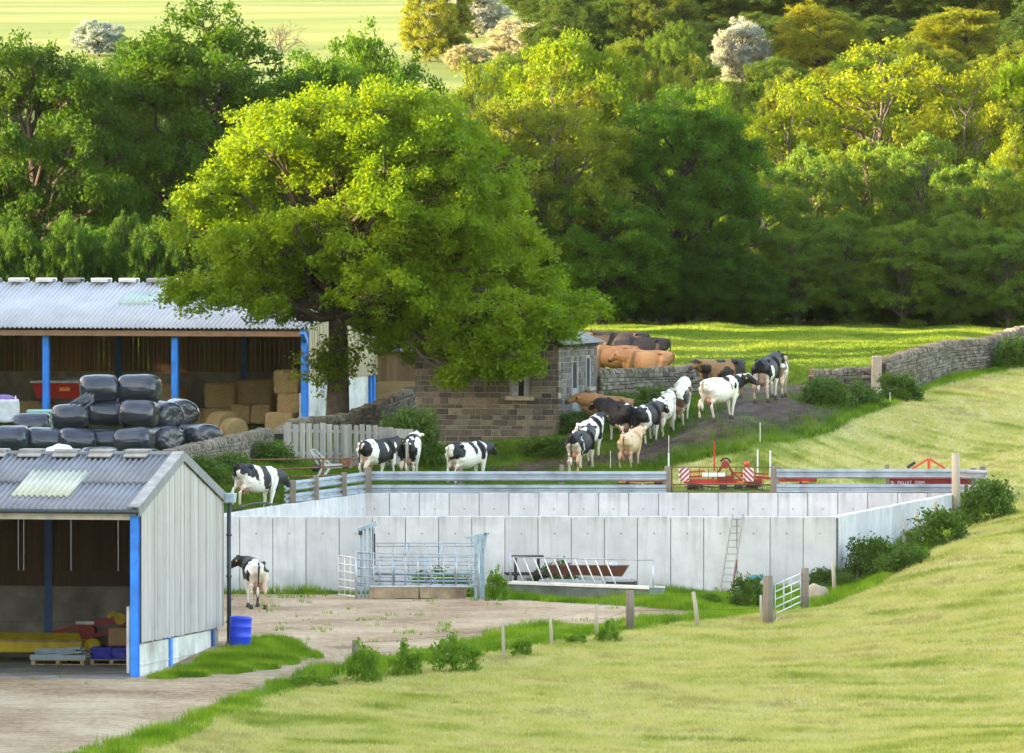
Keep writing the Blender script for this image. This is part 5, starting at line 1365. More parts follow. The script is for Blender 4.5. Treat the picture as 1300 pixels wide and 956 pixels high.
# ------------------------------------------------------------ red machines behind the rail
def machines():
    D=323.4; s=F/D; X=lambda px:PX(px,D); Z=lambda py:CAMZ-(py-209)/s
    zg=h1(X(915),D); t=thing('hay_tedder','red hay tedder with folded arms and red and white warning boards behind the rusty gate','hay tedder',(X(915),D,zg)); o=Vector(t.location)
    q=lambda px,py,dy=0:Vector((X(px),D+dy,Z(py)))-o
    m=MB(); m.bar(q(868,611),q(968,611),.15,.15); m.bar(q(787,611,.3),q(850,610,.1),.11,.11); m.bar(q(985,608.5),q(1037,609,.2),.16,.16); m.bar(q(868,606),q(900,604),.07,.07); m.bar(q(940,604),q(985,608),.09,.09); m.bar(q(868,600),q(895,598),.06,.06); m.bar(q(930,600),q(975,602),.06,.06)
    m.bar(q(907,560),q(907,598),.05,.05); m.build('main_beam',M['red'],t)
    m=MB(); m.bar(q(912,600),q(921,585),.08); m.bar(q(921,585),q(930,600),.08); m.bar(q(912,600),q(912,614),.1); m.bar(q(930,600),q(930,614),.1); m.tube([q(921,590,-.2),q(921,590,.2)],.13,12); m.box(q(921,607),(.42,.3,.16)); m.bar(q(900,612),q(912,600),.05); m.bar(q(930,600),q(945,612),.05); m.build('headstock',M['red_dark'],t)
    m=MB(); m.tube([q(915,586),q(919,582),q(924,582),q(928,587)],.035,8); m.build('hoop',M['dark_steel'],t,True)
    m=MB(); m.box(q(906,602.5,-.15),(.75,.02,.13)); m.build('name_board',M['white_paint'],t)
    for px,py in((868,602),(950,602)):
        m=MB(); m.box(q(px,py,-.25),(.34,.03,.46)); wb=m.build('warning_board',M['white_paint'],t)
        m=MB(); 
        for k in range(-3,4):
            for j in range(10):
                u0=-.165+j*.033; u1=u0+.033; sg=1 if px<900 else -1
                lo=k*.17+sg*(u0+u1)/2; hi=lo+.085; lo,hi=max(-.22,lo),min(.22,hi)
                if hi-lo>.01:
                    c0=q(px,py,-.268); m.add([c0+Vector((u0,0,lo)),c0+Vector((u1,0,lo)),c0+Vector((u1,0,hi)),c0+Vector((u0,0,hi))],[(0,1,2,3)])
        m.build('stripes',M['red'],wb)
    for k,(px,py) in enumerate(((795,614),(836,614),(888,617),(918,618),(937,618),(962,615),(1020,614))):
        m=MB(); c=q(px,py,.3 if px<860 else 0); m.tube([c-Vector((0,0,.08)),c+Vector((0,0,.06))],.13,10)
        for j in range(7): a=2*math.pi*j/7+k; e=c+Vector((math.cos(a)*.5,math.sin(a)*.5,-.03)); m.tube([c,e],.016,5); m.tube([e,e+Vector((math.cos(a)*.06,math.sin(a)*.06,-.34))],.01,4)
        m.build('rotor',M['dark_steel'],t)
    m=MB(); 
    for px in(790,838,940,1022): c=q(px,612,-.1+(.3 if px<860 else 0)); m.box(c,(.22,.08,.07))
    m.build('clips',M['orange'],t)
    for px,a,b in((849,575,606),(962,571,606),(978,572,606)): m=MB(); m.tube([q(px,a),q(px,b)],.028,6); m.build('guard_tube',M['white_paint'],t)
    m=MB(); m.tube([q(945,590),q(952,588)],.09,10); m.build('lamp_pod',M['red_bright'],t,True)
    for px in(880,955): m=MB(); c=q(px,619,.3); m.tube([c-Vector((0,.09,0)),c+Vector((0,.09,0))],.2,16); m.build('wheel',M['black_rubber'],t,True)
    # mower / rake with A frame
    D2=323.0; X2=lambda px:PX(px,D2); zg=h1(X2(1180),D2); t=thing('red_mower','dark red mower bar with an orange red triangular headstock behind the right guardrail','mower',(X2(1180),D2,zg)); o=Vector(t.location); s2=F/D2
    q=lambda px,py,dy=0:Vector((X2(px),D2+dy,CAMZ-(py-209)/s2))-o
    m=MB(); m.box(q(1181,613.5),(X2(1234)-X2(1130),.5,.30)); m.build('mower_bed',M['red_dark'],t,False,.02)
    m=MB(); m.box(q(1181,607.5,-.27),(X2(1234)-X2(1130),.04,.04)); m.build('edge_strip',M['red'],t)
    m=MB(); m.bar(q(1157,596),q(1179,582.5),.07); m.bar(q(1180,582.5),q(1200,595),.07); m.bar(q(1179.5,583),q(1179.5,610),.12,.1); m.build('headstock',M['red_bright'],t)
    m=MB(); m.bar(q(1152,594),q(1162,587),.11,.1); m.build('ram',M['dark_steel'],t)
    c=bpy.data.curves.new('txt','FONT'); c.body='B-  PALLET  320M'; c.size=.155; c.align_x='LEFT'; c.extrude=.003
    ot=bpy.data.objects.new('tt',c); COL.objects.link(ot); dg=bpy.context.evaluated_depsgraph_get(); me=bpy.data.meshes.new_from_object(ot.evaluated_get(dg)); bpy.data.objects.remove(ot)
    lt=link('lettering',me,t,M['white_paint']); lt.location=q(1131,614.5,-.262); lt.rotation_euler=(R(90),0,0); lt.scale=(.95,1,1)
    for px in(1140,1225): m=MB(); c=q(px,621,.1); m.tube([c-Vector((0,.08,0)),c+Vector((0,.08,0))],.17,14); m.build('wheel',M['black_rubber'],t,True)
    # grey implement behind the pipe rails
    g=hit(420,606,312,330); D3=323; zg=h1(PX(420,D3),D3); t=thing('grey_linkage','grey steel linkage frame with rusty roller beside the board fence','farm implement',(PX(420,D3),D3,zg)); o=Vector(t.location); s3=F/D3
    q=lambda px,py,dy=0:Vector((PX(px,D3),D3+dy,CAMZ-(py-209)/s3))-o
    m=MB(); m.bar(q(394,572),q(414,590),.07,.06); m.bar(q(399,570),q(420,590),.05,.05); m.bar(q(394,572),q(399,570),.05); m.bar(q(408,592),q(446,591),.12,.14); m.bar(q(396,575),q(405,592),.05); m.bar(q(410,592),q(404,604),.08); m.bar(q(420,592),q(412,603),.08); m.build('frame',M['galv'],t)
    m=MB(); m.tube([q(438,589,-.1),q(444,589,.25)],.16,16); m.build('roller',M['rust'],t,True)
    m=MB(); m.tube([q(398,594,-.12),q(406,594,.1)],.12,14); m.build('wheel',M['black_rubber'],t,True)
# ------------------------------------------------------------ herd
def herd():
    cow_pose('a_level','level',0,.15); cow_pose('b_level','level',1,-.15); cow_pose('c_low','low',2,.1); cow_pose('d_left','up',0,1.2); cow_pose('e_right','level',1,-.7); cow_pose('f_down','down',2,0); cow_pose('g_low','low',1,-.2); cow_pose('h_yard','level',0,.75)
    G='dairy cows walking in file up the muddy track'
    mk=make_cow
    BH=dict(head=1,neck=1)
    mk('black and white cow beside the left guardrail, lowering its black head over the rail',322,645,309,48,'c_low',dict(seed=3,thr=.06,patch=[(-.55,0,1.2,.42,.4,.3,1),(-.1,0,1.15,.16,.5,.5,0),(.18,0,1.1,.24,.5,.42,1),(.55,0,1.2,.2,.5,.5,0),(-.75,0,.75,.3,.5,.3,0)],head=1,blaze=0,neck=1,leg=.75),1.02,'cows near the clamp wall')
    mk('black and white cow alone in the yard, seen from behind with its head turned left',324,771,289.5,98,'h_yard',dict(seed=5,thr=.02,patch=[(-.55,-.2,1.2,.35,.22,.3,1),(-.5,.15,1.2,.6,.16,.5,0),(.5,0,1.1,.3,.5,.5,1)],head=1,neck=1,leg=.8,stain=.8,dirt=.5),1.0,'cows near the clamp wall')
    mk('black cow with a white rump, partly hidden behind a timber guardrail post',479,616,326,55,'a_level',dict(seed=7,thr=.5,patch=[(.1,0,1.1,.62,.6,.6,1),(-.6,0,1.1,.36,.5,.55,0),(-.8,-.1,1.15,.16,.3,.3,1),(.2,-.3,1.2,.07,.2,.2,0)],**BH,tail='black'),1.0,'cows near the clamp wall')
    mk('white cow with large black rump patch, seen from behind, next to the white-rumped black cow',521,612,328,84,'b_level',dict(seed=9,thr=.05,patch=[(-.6,.0,1.15,.4,.4,.4,1),(-.8,0,1.1,.3,.06,.4,0),(-.4,-.3,1.1,.3,.14,.45,0)],leg=.72,tail='white'),1.0,'cows near the clamp wall')
    mk('white cow with black patches and black head, alone on the grass below the stone outbuilding',594,614,328.5,50,'c_low',dict(seed=12,thr=.3,patch=[(-.62,0,1.15,.28,.4,.28,1),(.12,0,1.25,.13,.5,.3,1),(.5,0,1.15,.12,.5,.42,1),(.3,0,1.1,.07,.6,.5,0)],head=1,neck=1,leg=.85,tail='white'),1.02,'cows near the clamp wall')
    # group on the track
    mk('mostly black cow at the tail of the line, seen from behind, nearest the guardrail',738,598,329.5,72,'a_level',dict(seed=15,thr=-.6,patch=[(-.55,-.3,.95,.12,.15,.4,0),(-.85,0,.8,.2,.3,.35,0)],leg=.70,head=1,stain=.9),1.02,G)
    mk('cow with a white saddle and black stripes, just behind the mostly black cow',749,589,332.6,70,'b_level',dict(seed=17,thr=.1,patch=[(-.2,0,1.3,.5,.5,.25,0),(.35,0,1.2,.12,.5,.4,1),(.6,0,1.2,.12,.5,.4,0)],leg=.7,head=1),1.0,G)
    mk('big glossy black cow with white flashes, in the middle of the crowded group',781,584,335.6,118,'c_low',dict(seed=19,thr=.62,a=WHITE,patch=[(.1,0,1.1,1.3,.7,.55,1),(-.55,-.25,1.1,.12,.2,.14,0),(-.7,-.1,1.35,.12,.2,.12,0)],leg=.66,head=1,neck=1),1.08,G)
    mk('brown cow of which only the back shows above the black cows',768,562,338.6,182,'c_low',dict(a=TAN,b=(.34,.15,.05),seed=2,thr=.1,leg=0,stain=0),.92,G)
    mk('small cream tan cow seen from behind in front of the black cows',801,594,330.5,74,'b_level',dict(a=CREAM,b=(.40,.24,.12),seed=22,thr=.18,leg=0,stain=.4,c=(.60,.40,.25),tail='tan',switch='tan',patch=[(-.15,-.25,1.15,.05,.2,.12,1)]),.87,G)
    mk('black cow with a broad white band over its hips, right of the cream tan cow',822,574,335.5,68,'g_low',dict(seed=25,thr=-.6,patch=[(-.42,0,1.15,.16,.5,.55,0),(-.5,-.2,.7,.3,.3,.25,0)],leg=.62,head=1),.98,G)
    mk('mostly white cow with small black spots between two black ones on the track',843,564,338.5,76,'a_level',dict(seed=28,thr=.22,freq=2.6,leg=.7,head=0),1.0,G)
    mk('brown-backed black and white cow climbing the track just below the gateway wall end',864,558,340.5,80,'b_level',dict(seed=30,thr=-.02,c=(.30,.18,.09),patch=[(-.5,0,1.42,.5,.3,.12,0),(-.3,-.1,1.25,.35,.3,.14,0),(-.3,-.28,1.0,.6,.2,.25,1)],leg=.75,head=1,stain=.9),1.03,G)
    mk('white cow with two small black marks, striding up through the mud',915,525,336,52,'e_right',dict(seed=33,thr=.62,patch=[(.25,0,1.35,.16,.3,.12,1),(.48,-.25,1.15,.05,.2,.12,1),(.3,-.3,1.12,.05,.2,.12,1),(.72,0,1.2,.16,.4,.4,1)],leg=.9,head=1,blaze=1,tail='white'),1.02,G)
    mk('black cow with a white flank and rusty udder, seen from behind in the gateway',974,508,343,74,'b_level',dict(seed=36,thr=-.7,patch=[(-.35,-.32,.92,.15,.2,.3,0),(-.8,0,.75,.25,.3,.2,0)],leg=.66,head=1,neck=1,stain=1,dirt=.5),1.08,G)
    mk('pale faced black and white cow half hidden beyond the black cow in the gateway',989,500,349,84,'a_level',dict(seed=38,thr=.02,patch=[(-.5,.1,1.3,.4,.3,.2,0),(-.4,-.28,1.15,.2,.14,.2,1)],leg=.8,head=0,c=(.45,.33,.2)),1.0,G)
    G2='cows that have reached the meadow'
    mk('dark brown cow with black hindquarters behind the white cow, facing left',918,489,349,215,'a_level',dict(a=(.27,.13,.05),b=(.02,.015,.012),seed=40,thr=.3,patch=[(-.62,0,1.1,.33,.5,.6,1),(.1,0,1.4,.2,.2,.14,1),(1.3,0,1.4,.25,.3,.1,1)],leg=0,stain=0,tail='black'),.98,G2)
    mk('golden brown cow behind the wall end nearest the stone outbuilding',782,482,358,152,'f_down',dict(a=TAN,b=(.46,.24,.10),seed=42,thr=.0,c=(.20,.085,.03),leg=0,stain=0,tail='tan',switch='tan',dirt=.1),1.0,G2)
    mk('golden brown cow grazing with its rump to the right, behind the low wall',822,486,354.5,160,'g_low',dict(a=(.29,.135,.055),b=(.22,.09,.03),seed=44,thr=.12,c=(.50,.27,.12),leg=0,stain=0,tail='tan',switch='tan',dirt=.1),1.0,G2)
    mk('black cow at the back of the meadow group with its head raised at the left',792,466,369,172,'a_level',dict(seed=46,thr=-.9,b=(.022,.016,.013),leg=0,stain=0,c=None),1.0,G2)
    mk('black cow at the back of the meadow group with its rump to the right',818,470,365,165,'f_down',dict(seed=48,thr=-.9,b=(.02,.015,.015),leg=0,stain=0),1.0,G2)
# ------------------------------------------------------------ trees
def woods():
    # hero oak: crown profile (height, half width, offset) read from its outline
    D=341; s=F/D; zb=h1(PX(428,D),D)
    prof=[]
    for py,x0,x1 in ((452,570,670),(432,480,690),(410,385,705),(388,245,712),(350,238,688),(310,232,668),(260,236,656),(222,255,645),(190,290,615),(160,340,580),(128,395,525)):
        prof.append(((CAMZ-(py-209)/s)-zb,(x1-x0)/2/s*.97,((x1+x0)/2-428)/s))
    rng=np.random.default_rng(3)
    tm,cm=tree_meshes('oak',prof[-1][0]-.5,7.4,4.2,150,20,105,.14,3,M['bark'],M['leaf_oak'],'oak',prof=prof,lobe=1.22,trunk_r=.34,rej=lambda c:(365<428+c[0]*s<462 and 209+(CAMZ-c[2]-zb)*s>352),extra=[((a-428)/s,b,(CAMZ-(c-209)/s)-zb,r) for a,c,b,r in ((545,425,-3,1.0),(580,440,-3.6,1.0),(615,430,-4.2,1.1),(650,440,-4.6,1.0),(685,425,-4,1.0),(720,415,-3,.9),(735,395,-2,.9),(665,468,-4.8,.55),(600,462,-4.4,.6),(560,400,-4,1.1),(610,395,-4.6,1.1),(665,400,-4.4,1.1),(640,415,-2,1.0),(700,440,-1,.8),(510,440,-2,.9),(625,470,-4.6,.45),(575,478,-4.5,.4),(300,385,-3,1.0),(262,378,-2,.9),(335,390,-3.4,.9),(240,372,-1,.8))])
    t=plant_tree('oak_tree','broad spreading oak with bright yellow green leaves over the stone outbuilding','oak tree',PX(428,D),D,zb,tm,cm,(1,1,1),0,(.88,.93,1))
    # leafy shoots round the trunk
    cc=np.array([(rng.normal()*.45-.25,-.35+rng.normal()*.25,2.35+rng.normal()*.45) for _ in range(60)]); q=leafquads(clusters(cc,40,.32,rng),.15,.6,.2,rng)
    o=link('shoots',npmesh('shoots',q,4,M['leaf_oak']),t); o.color=(.8,.68,1,1)
    B=M['bark_far']; P_=M['bark_pale']; Lf=M['leaf']
    lib={}; DIM={}
    def proto(k,*a,**kw):
        lib[k]=tree_meshes(k,*a,**kw); m=lib[k][1]; co=np.empty(len(m.vertices)*3,np.float32); m.vertices.foreach_get('co',co); co=co.reshape(-1,3)
        DIM[k]=(np.percentile(np.hypot(co[:,0],co[:,1]),97)*.97,np.percentile(co[:,2],99.8))
    proto('oak1',12,5.6,.6,64,22,62,.21,11,B,Lf,'oak')
    proto('oak2',12,5.4,.4,60,22,62,.21,12,B,Lf,'oak')
    proto('oak3',12,5.6,.3,66,22,60,.21,17,B,Lf,'oak')
    proto('big1',12,5.6,.6,90,24,66,.155,21,B,Lf,'oak',lobe=1.25)
    proto('big2',12,5.4,.5,90,24,66,.155,27,B,Lf,'oak',lobe=1.2)
    proto('ash1',12,5.6,1.2,62,18,34,.19,13,P_,Lf,'ash',lobe=1.15,trunk_r=.2)
    proto('ash2',12,5.2,1.0,60,18,34,.19,14,P_,Lf,'ash',lobe=1.1,trunk_r=.18)
    proto('birch1',12,4.6,.0,64,20,50,.18,15,P_,Lf,'droop',lobe=1.15,trunk_r=.16)
    proto('birch2',12,4.4,.0,60,20,50,.18,19,P_,Lf,'droop',lobe=1.1,trunk_r=.15)
    proto('thorn',12,6.2,.3,56,20,36,.36,16,B,M['leaf_blossom'],'oak')
    # bare tree
    rngb=np.random.default_rng(5); tb=MB(); 
    def br(p,d,L,r,n):
        q=p+d*L; tb.tube([p,(p+q)/2+Vector(rngb.normal(size=3))*L*.05,q],[r,r*.8,r*.6],5,cap=False)
        if n:
            for k in range(3): e=(d+Vector(rngb.normal(size=3))*.5+Vector((0,0,.15))).normalized(); br(q,e,L*rngb.uniform(.6,.85),r*.6,n-1)
    br(Vector((0,0,-.3)),Vector((0,0,1)),3,.22,5); bare=bpy.data.meshes.new('bare'); bare.from_pydata(tb.v,[],tb.f); bare.materials.append(P_)
    def T(k,px,top,w,D,col,name,cat,label,rz=None,grp='trees of the wood behind the farm',asp=1.0,base=None):
        if base: D=hit(px,base,480,900).y
        x=PX(px,D); z=h1(x,D); s=F/D; h=(CAMZ-(top-209)/s)-z; 
        sz=h/DIM[k][1]; sx=(w/2/s)/DIM[k][0]
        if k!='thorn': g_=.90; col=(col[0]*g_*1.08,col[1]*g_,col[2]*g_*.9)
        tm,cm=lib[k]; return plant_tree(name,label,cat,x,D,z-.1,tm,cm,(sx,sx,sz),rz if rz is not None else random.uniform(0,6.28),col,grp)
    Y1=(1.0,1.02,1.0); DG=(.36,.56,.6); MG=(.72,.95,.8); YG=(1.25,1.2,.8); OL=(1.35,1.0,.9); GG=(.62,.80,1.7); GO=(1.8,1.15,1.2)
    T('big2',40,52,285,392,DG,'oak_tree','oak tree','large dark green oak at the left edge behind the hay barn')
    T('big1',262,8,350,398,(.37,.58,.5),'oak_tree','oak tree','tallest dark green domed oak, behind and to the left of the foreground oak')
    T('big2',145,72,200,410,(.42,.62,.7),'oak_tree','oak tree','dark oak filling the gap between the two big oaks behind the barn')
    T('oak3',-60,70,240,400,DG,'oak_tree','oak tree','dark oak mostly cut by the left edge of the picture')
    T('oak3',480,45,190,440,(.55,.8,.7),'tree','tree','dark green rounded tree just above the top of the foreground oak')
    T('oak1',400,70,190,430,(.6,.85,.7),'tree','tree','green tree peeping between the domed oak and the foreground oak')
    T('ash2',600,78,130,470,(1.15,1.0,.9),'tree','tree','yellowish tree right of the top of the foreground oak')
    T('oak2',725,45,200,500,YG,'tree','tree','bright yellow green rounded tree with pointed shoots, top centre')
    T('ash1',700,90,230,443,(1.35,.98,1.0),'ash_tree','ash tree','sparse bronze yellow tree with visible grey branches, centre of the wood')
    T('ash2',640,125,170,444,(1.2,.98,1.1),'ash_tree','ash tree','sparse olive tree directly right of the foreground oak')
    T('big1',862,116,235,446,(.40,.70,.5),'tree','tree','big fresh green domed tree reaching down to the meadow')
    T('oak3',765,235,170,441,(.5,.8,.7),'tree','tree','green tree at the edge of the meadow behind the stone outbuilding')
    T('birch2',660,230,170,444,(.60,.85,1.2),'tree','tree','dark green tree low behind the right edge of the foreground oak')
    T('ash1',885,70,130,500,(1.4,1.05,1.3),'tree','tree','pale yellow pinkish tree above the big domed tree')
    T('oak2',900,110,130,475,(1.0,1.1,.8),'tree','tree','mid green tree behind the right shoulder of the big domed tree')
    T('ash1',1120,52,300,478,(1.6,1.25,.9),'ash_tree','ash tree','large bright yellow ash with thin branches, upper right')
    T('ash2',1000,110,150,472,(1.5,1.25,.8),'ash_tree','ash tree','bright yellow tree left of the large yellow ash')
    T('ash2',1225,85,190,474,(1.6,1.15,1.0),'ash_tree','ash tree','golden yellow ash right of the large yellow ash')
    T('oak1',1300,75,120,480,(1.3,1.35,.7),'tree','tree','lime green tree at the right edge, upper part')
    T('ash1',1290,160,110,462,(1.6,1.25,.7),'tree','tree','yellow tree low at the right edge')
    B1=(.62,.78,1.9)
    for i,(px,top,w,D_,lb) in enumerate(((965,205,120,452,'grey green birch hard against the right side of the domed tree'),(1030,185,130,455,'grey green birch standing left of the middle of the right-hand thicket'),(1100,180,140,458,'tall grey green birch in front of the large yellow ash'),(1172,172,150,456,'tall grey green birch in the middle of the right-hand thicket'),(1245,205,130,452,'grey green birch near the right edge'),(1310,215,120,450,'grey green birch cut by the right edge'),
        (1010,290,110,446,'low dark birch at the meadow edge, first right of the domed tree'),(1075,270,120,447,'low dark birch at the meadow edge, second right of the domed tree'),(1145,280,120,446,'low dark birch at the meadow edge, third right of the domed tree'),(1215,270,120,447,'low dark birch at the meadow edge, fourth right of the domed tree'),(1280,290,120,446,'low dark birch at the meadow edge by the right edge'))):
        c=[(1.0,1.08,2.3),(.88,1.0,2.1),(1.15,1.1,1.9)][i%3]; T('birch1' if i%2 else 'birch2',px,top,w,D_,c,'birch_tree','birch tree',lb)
    for i,(px,top,w,lb) in enumerate(((790,310,120,'dark bush tree under the bronze tree at the meadow edge'),(905,300,120,'dark green bush tree at the foot of the domed tree, right side'),(840,300,120,'dark green bush tree at the foot of the domed tree, centre'),(700,320,120,'dark bush tree beyond the slate roof'),(590,300,140,'dark bush tree hidden behind the foreground oak crown'),(955,320,90,'small dark bush tree where the domed tree meets the birches'))):
        T('oak3',px,top,w,443.5,(.40,.66,.9),'bush_tree','tree',lb)
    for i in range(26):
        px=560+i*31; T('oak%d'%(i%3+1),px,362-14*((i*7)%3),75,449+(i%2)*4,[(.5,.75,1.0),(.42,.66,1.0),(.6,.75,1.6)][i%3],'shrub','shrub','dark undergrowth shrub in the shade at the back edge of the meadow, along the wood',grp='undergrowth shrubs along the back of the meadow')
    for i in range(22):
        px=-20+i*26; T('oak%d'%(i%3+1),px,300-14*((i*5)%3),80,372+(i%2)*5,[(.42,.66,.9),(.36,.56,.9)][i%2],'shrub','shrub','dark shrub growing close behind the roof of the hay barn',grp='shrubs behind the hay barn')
    T('birch1',540,150,160,448,(.6,.85,1),'tree','tree','green tree behind the right half of the foreground oak')
    T('oak2',330,250,200,405,DG,'tree','tree','dark tree low behind the left boughs of the foreground oak')
    T('oak2',120,290,150,384,(.45,.7,.8),'bush_tree','tree','dark bush close behind the hay barn roof, left')
    T('oak3',215,285,130,384,(.45,.7,1.0),'bush_tree','tree','dark bush close behind the hay barn roof, right')
    # far slope
    G3='trees on the far slope'
    T('oak3',1040,5,120,600,GO,'tree','tree','golden brown rounded tree on the slope above the yellow ash',grp=G3,base=112)
    T('oak1',1225,10,135,600,(1.9,1.25,1.3),'tree','tree','broad golden olive tree on the slope at upper right',grp=G3,base=104)
    T('thorn',942,22,72,585,(1.0,1.05,1.5),'hawthorn','hawthorn','hawthorn white with blossom among dark trees, upper right of centre',grp=G3,base=108)
    T('thorn',660,24,95,600,(1.05,1.02,1.1),'hawthorn','hawthorn','broad pale hawthorn in blossom at the top edge of the wood, centre',grp=G3,base=82)
    T('thorn',592,55,60,590,(1.0,.95,.9),'hawthorn','hawthorn','small pale hawthorn just left of the broad one',grp=G3,base=88)
    T('thorn',605,-15,75,640,(1,1.05,1.5),'hawthorn','hawthorn','bluish white hawthorn cut by the top edge beside the field',grp=G3,base=48)
    T('thorn',125,24,70,560,(.75,.95,1.5),'hawthorn','hawthorn','pale blossoming hawthorn at the field edge above the left oaks',grp=G3,base=72)
    T('birch1',545,-25,75,600,(2.0,1.35,2.2),'birch_tree','birch tree','sandy coloured birch where the far field meets the wood',grp=G3,base=78)
    T('birch2',572,-10,60,605,(1.6,1.2,1.8),'birch_tree','birch tree','slender olive birch beside the sandy birch',grp=G3,base=74)
    for i,(px,top,w) in enumerate(((890,78,80),(985,72,90),(1062,84,95),(1110,62,100),(1160,80,95),(1205,62,95),(1262,70,100),(1310,60,90),(925,108,80),(965,104,75),(838,72,90),(780,60,90),(735,52,80))):
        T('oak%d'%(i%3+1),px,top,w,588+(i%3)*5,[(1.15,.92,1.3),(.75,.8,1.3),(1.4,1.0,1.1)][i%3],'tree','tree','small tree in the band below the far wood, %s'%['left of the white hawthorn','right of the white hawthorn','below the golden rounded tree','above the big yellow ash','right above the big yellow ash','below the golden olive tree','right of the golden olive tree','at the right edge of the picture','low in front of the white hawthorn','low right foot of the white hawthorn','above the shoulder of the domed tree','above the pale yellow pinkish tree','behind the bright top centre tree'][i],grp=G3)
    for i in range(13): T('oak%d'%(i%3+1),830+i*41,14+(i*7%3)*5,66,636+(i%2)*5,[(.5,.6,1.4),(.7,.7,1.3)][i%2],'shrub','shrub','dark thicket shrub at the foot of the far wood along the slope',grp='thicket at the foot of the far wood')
    k=0; names=['first','second','third','fourth','fifth','sixth','seventh','eighth','ninth','tenth','eleventh','twelfth','thirteenth']
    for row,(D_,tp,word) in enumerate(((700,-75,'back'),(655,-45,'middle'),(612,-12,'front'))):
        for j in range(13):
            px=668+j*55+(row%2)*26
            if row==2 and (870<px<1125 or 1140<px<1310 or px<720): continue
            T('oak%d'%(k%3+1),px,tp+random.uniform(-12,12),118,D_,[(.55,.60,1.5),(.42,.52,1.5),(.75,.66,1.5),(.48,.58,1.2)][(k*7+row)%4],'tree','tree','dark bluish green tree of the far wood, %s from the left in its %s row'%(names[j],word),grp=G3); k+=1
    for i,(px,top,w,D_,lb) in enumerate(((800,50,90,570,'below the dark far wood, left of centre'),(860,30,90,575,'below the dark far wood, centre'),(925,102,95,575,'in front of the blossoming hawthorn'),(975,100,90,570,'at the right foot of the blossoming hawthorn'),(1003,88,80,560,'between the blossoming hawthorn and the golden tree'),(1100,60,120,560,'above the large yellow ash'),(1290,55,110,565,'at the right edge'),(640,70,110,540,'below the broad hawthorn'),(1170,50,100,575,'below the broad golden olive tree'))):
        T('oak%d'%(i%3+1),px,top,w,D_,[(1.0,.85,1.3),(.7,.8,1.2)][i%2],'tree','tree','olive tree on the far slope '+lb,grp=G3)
    D_=640; x=PX(352,D_); t=thing('bare_tree','leafless tree standing alone at the edge of the far field','tree',(x,D_,h1(x,D_)-2.2)); o=link('branches',bare,t); t.scale=(.55,.55,.42)
    # rows of trees added off to the left, outside the frame, to shade the farmyard
    for i,(x,y,h_) in enumerate(OFF):
        tm,cm=lib['oak%d'%(i%3+1)]; plant_tree('tree','leafy tree added left of the farm, outside the view, to shade the yard','tree',x,y,h1(x,y),tm,cm,(h_/13,h_/13,h_/12),i*1.7,DG,'shade trees added left of the farm, outside the view')
OFF=[(-40-7*(j%2)-3*math.sin(i*2.1),176+i*7.5+(j%2)*3,(17 if 176+i*7.5<312 else 13.8)+1.6*math.sin(i*1.7+j)) for j in range(3) for i in range(25)]
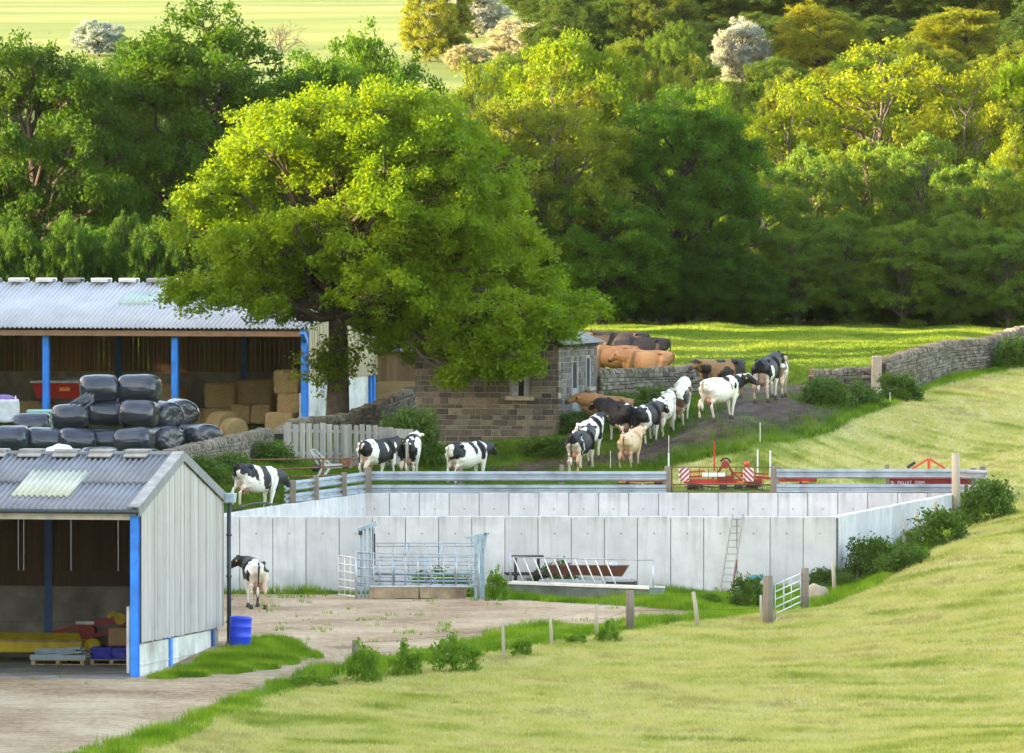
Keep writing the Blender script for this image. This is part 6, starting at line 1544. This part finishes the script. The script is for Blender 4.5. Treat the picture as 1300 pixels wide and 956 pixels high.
def bushes():
    lib=[bush_mesh('bush%d'%i,1,1,150,26,.12,i+1,M['leaf_bush']) for i in range(4)]
    sm=[bush_mesh('weed%d'%i,1,1,70,16,.16,i+11,M['leaf_bush']) for i in range(3)]
    lw=[bush_mesh('leafy_weed%d'%i,1,1,60,30,.15,i+31,M['leaf_weed']) for i in range(3)]
    L=[(397,872,.6,.45,'low bush at the lower edge of the picture, leftmost along the yard fence',1),
     (463,866,.5,1.05,'leafy bush around the thick leaning post of the yard fence',1),
     (517,858,.45,.95,'leafy bush second from the left along the yard fence post',1),
     (577,853,.65,1.0,'widest leafy bush along the yard fence',1),
     (662,833,.3,.6,'small upright weed clump beside the wire fence stake',0),
     (773,815,.35,.65,'small weed clump left of the thick fence post',0),
     (730,818,.3,.4,'tiny weed clump between the two thin fence stakes',0),
     (1110,735,1.0,1.3,'large dark bush halfway up the right clamp wall',1),(1150,722,.8,.75,'low bush right of the large dark bush by the clamp wall',1),
     (1193,692,.95,1.1,'bush behind the leaning stakes near the tall timber post',1),(1256,660,.95,1.3,'round dark bush at the right end of the guardrail',1),
     (1075,752,.55,.6,'low bramble at the right corner of the front clamp wall',1),(951,772,.55,.95,'green bush growing around the turquoise pipe',1),(903,768,.4,.5,'weeds at the foot of the ladder',0),(935,770,.35,.55,'weeds between ladder and turquoise pipe',0),
     (1047,752,.6,.75,'thin twiggy shrub behind the sandy boulder',2),
     (631,762,.35,1.0,'tall dark weed at the right end of the cattle race',0),(700,752,.9,1.0,'green bush behind the feed barrier beside the picnic table',1),
     (560,756,.9,.9,'weeds growing behind the cattle race',0),
     (520,586,1.2,1.8,'big dark green shrub between board fence and stone outbuilding',1),(490,575,.9,.9,'dark shrub behind the end of the board fence',1),
     (700,573,1.3,.55,'low dark bramble below the front corner of the stone outbuilding',1),
     (735,548,.9,.75,'nettles by the side wall of the stone outbuilding',1),(782,528,1.1,.8,'nettles at the foot of the low meadow wall, left part',1),(835,518,1.1,.75,'nettles at the foot of the low meadow wall, right part',1),
     (1047,515,.95,1.0,'rounded bush at the left end of the short gateway wall',1),(1085,514,1.0,.85,'rounded bush in front of the short gateway wall',1),(1142,508,.8,.95,'bush just right of the stone gatepost',1),(1290,466,.9,1.15,'bush against the long wall at the right edge',1),
     (262,610,.9,.8,'green weeds below the wall in front of the bales',1),(290,606,.8,.8,'green weeds behind the eating cow',1),(345,590,.8,.8,'weeds at the left end of the board fence',1),
     (640,570,.4,.35,'small weed tuft against the front wall of the stone outbuilding',0),(510,629,.3,.3,'weed tuft poking through the lower guardrail',0)]
    for i,(px,py,r,h,lb,k) in enumerate(L):
        g=hit(px,py); me=(lib if k else sm)[i%3]
        if k==2: me=sm[1]
        me=(lw if (i<4 or k==0) else lib)[i%3]; o=bpy.data.objects.new('bush' if k else 'weeds',me); COL.objects.link(o); o.location=g-Vector((0,0,.05)); o.scale=(r,r,h); o.rotation_euler=(0,0,i*1.3)
        tag(o,lb,'bush' if k else 'weeds')
def vn(x,y): return np.array([mnoise.noise(Vector((a,b,.5))) for a,b in zip(x,y)])
def rag(x,y,poly,r,w=.8):
    d=pdist(x,y,poly); return r.uniform(size=len(x))<np.clip((d/w+vn(x*1.6,y*.9)*1.3),.03,1)
def grasses():
    def edge(poly,w):
        return None
    # tall grass along fence between yard and field
    strip=[(-13,194),(-7.6,236),(-6.2,249.5),(-4.3,257.6),(-1.5,268),(.2,277),(4.0,280.3),(6.4,283.2),(5.5,287),(3.2,291),(-.8,296),(-3,298.6),(-9.3,298.9),(-9.3,300),(9.9,300),(10.2,303),(12.5,313),(14.6,321.6),(16.9,321.2),(14.6,311),(12.4,299),(10.6,288.5),(8.2,281.2),(4.7,276.8),(1.4,267.8),(-2.2,256.8),(-5.0,248.8),(-6.6,236),(-10.6,194)]
    blades('fence_line_grass',strip,170,.24,.022,M['blade_lush'],seed=1,tuft=3,wfade=lambda x,y:.5+.8*np.clip(.5+.9*np.sin(x*1.7+y*.4)*np.sin(y*.33+x*.5),0,1),maxn=60000,cond=lambda x,y,r:rag(x,y,strip,r))
    blades('yard_tufts',GRAVEL,14,.12,.02,M['blade_lush'],seed=12,tuft=5,maxn=9000,cond=lambda x,y,r:(y>246)&((vn(x*1.3,y*.7)>.50)|((x>-8.6)&(y>296)&(vn(x,y*.6)>.05))))
    bank=[(-9.5,249.3),(-7.6,258.5),(-6.9,262.5),(-5.4,262.5),(-5.0,259.5),(-6.0,254.5),(-7.4,251.3),(-8.6,249.3)]
    blades('bank_grass',bank,420,.15,.018,M['blade_lush'],seed=2,tuft=3,maxn=30000,cond=lambda x,y,r:rag(x,y,bank,r,.5))
    rough=[(-9.3,301.2),(-5.1,321.6),(3.8,321.8),(3.6,324.5)]+MOWNTOP[:6]+wp((1110,352),(897,352),(760,348),(520,345),(200,335),(150,310))
    def rc(x,y,rng):
        m=mask(x,y,MUD,1.6); return (rng.uniform(size=len(x))>m*.985)&~pip(x,y,[(-3.6,338.5),(2.0,336.6),(3.4,344),(-2.4,345)])&~((x<-7)&(y>341))
    blades('rough_grass',rough,95,.20,.03,M['blade_rough'],seed=3,cond=rc,tuft=3,maxn=60000)
    vg=hp((800,608),(862,590),(930,577),(1000,564),(1062,548),(1120,522),(1180,496),(1240,480),(1310,465),(1310,455),(1240,466),(1180,484),(1115,508),(1060,536),(1000,552),(930,566),(862,579),(790,594),(740,604))
    blades('verge_grass',vg,150,.16,.024,M['blade_lush'],seed=8,tuft=3,maxn=40000,cond=lambda x,y,r:rag(x,y,vg,r,.5))
    blades('mown_grass',MOWN,60,.10,.026,M['blade_mown'],seed=4,tuft=4,maxn=260000,lean=1.1,cond=lambda x,y,r:(y>172))
    blades('meadow_grass',MEAD,40,.16,.05,M['blade_meadow'],seed=5,tuft=3,maxn=150000,lean=.5,wfade=lambda x,y:(.55+1.0*np.clip(np.sin(x*.8+y*.13)*np.sin(y*.21-x*.3),0,1))*np.clip(1.05-np.clip(.6-np.abs(y-351)*.3,0,.6),0,1),cond=lambda x,y,r:(y<448))
# ------------------------------------------------------------ light, camera
SUN_EL=8.0; SUN_AZ=186.0   # direction the light comes from, degrees from +X towards +Y
def light_camera():
    w=bpy.data.worlds.new('World'); scn.world=w; w.use_nodes=True; nt=w.node_tree; nt.nodes.clear()
    o=nt.nodes.new('ShaderNodeOutputWorld'); b=nt.nodes.new('ShaderNodeBackground'); s=nt.nodes.new('ShaderNodeTexSky'); s.sky_type='NISHITA'; s.sun_disc=False
    el=R(SUN_EL); az=R(SUN_AZ); d=Vector((math.cos(az)*math.cos(el),math.sin(az)*math.cos(el),math.sin(el)))
    s.sun_elevation=el; s.sun_rotation=math.atan2(d.x,d.y); s.altitude=150; s.air_density=1.0; s.dust_density=2.0; s.ozone_density=1.0
    b.inputs['Strength'].default_value=.15; nt.links.new(s.outputs[0],b.inputs[0]); nt.links.new(b.outputs[0],o.inputs[0])
    l=bpy.data.lights.new('sun','SUN'); l.energy=3.2; l.angle=R(.6); l.color=(1,.80,.52); lo=bpy.data.objects.new('sun',l); COL.objects.link(lo); lo.rotation_euler=d.to_track_quat('Z','Y').to_euler(); lo.location=(-60,200,60)
    c=bpy.data.cameras.new('camera'); c.sensor_width=36; c.lens=36*F/1300; c.clip_start=1; c.clip_end=4000; co=bpy.data.objects.new('camera',c); COL.objects.link(co)
    co.location=(0,0,CAMZ); co.rotation_euler=(R(90)-PITCH,0,0); scn.camera=co
    b_=MB(); b_.box((0,735,45.5),(300,1500,165)); hz=b_.build('haze',None); hz['kind']='stuff'
    hz.location=(0,0,0)
    n=NT('haze_air'); vv=n.n('ShaderNodeVolumePrincipled'); n.set(vv,'Color',(.93,.95,1.0)); n.set(vv,'Density',HAZE); n.set(vv,'Anisotropy',.3); n.t.links.new(vv.outputs[0],n.out.inputs['Volume']); hz.data.materials.append(n.m)
    v=scn.view_settings; v.view_transform='Standard'; v.look='None'; v.gamma=1; v.exposure=EXPO; v.use_white_balance=True; v.white_balance_temperature=7600; v.white_balance_tint=20
    scn.render.resolution_x=1024; scn.render.resolution_y=753
HAZE=.000009
EXPO=3.45
import time
T0=time.time()
def step(n): print('STEP',n,round(time.time()-T0,1))
mats(); step('mats'); build_terrain(); step('terrain'); near_shed(); bt,brz,bz=far_barn(); stone_shed(); timber_shed(); step('bld')
pit(); rails(); stone_walls(); fences(); step('walls'); bales(); barn_stuff(bt,brz,bz); shed_stuff(); yard_stuff(); machines(); step('stuff')
herd(); step('herd'); woods(); step('woods'); bushes(); grasses(); step('grass'); light_camera()
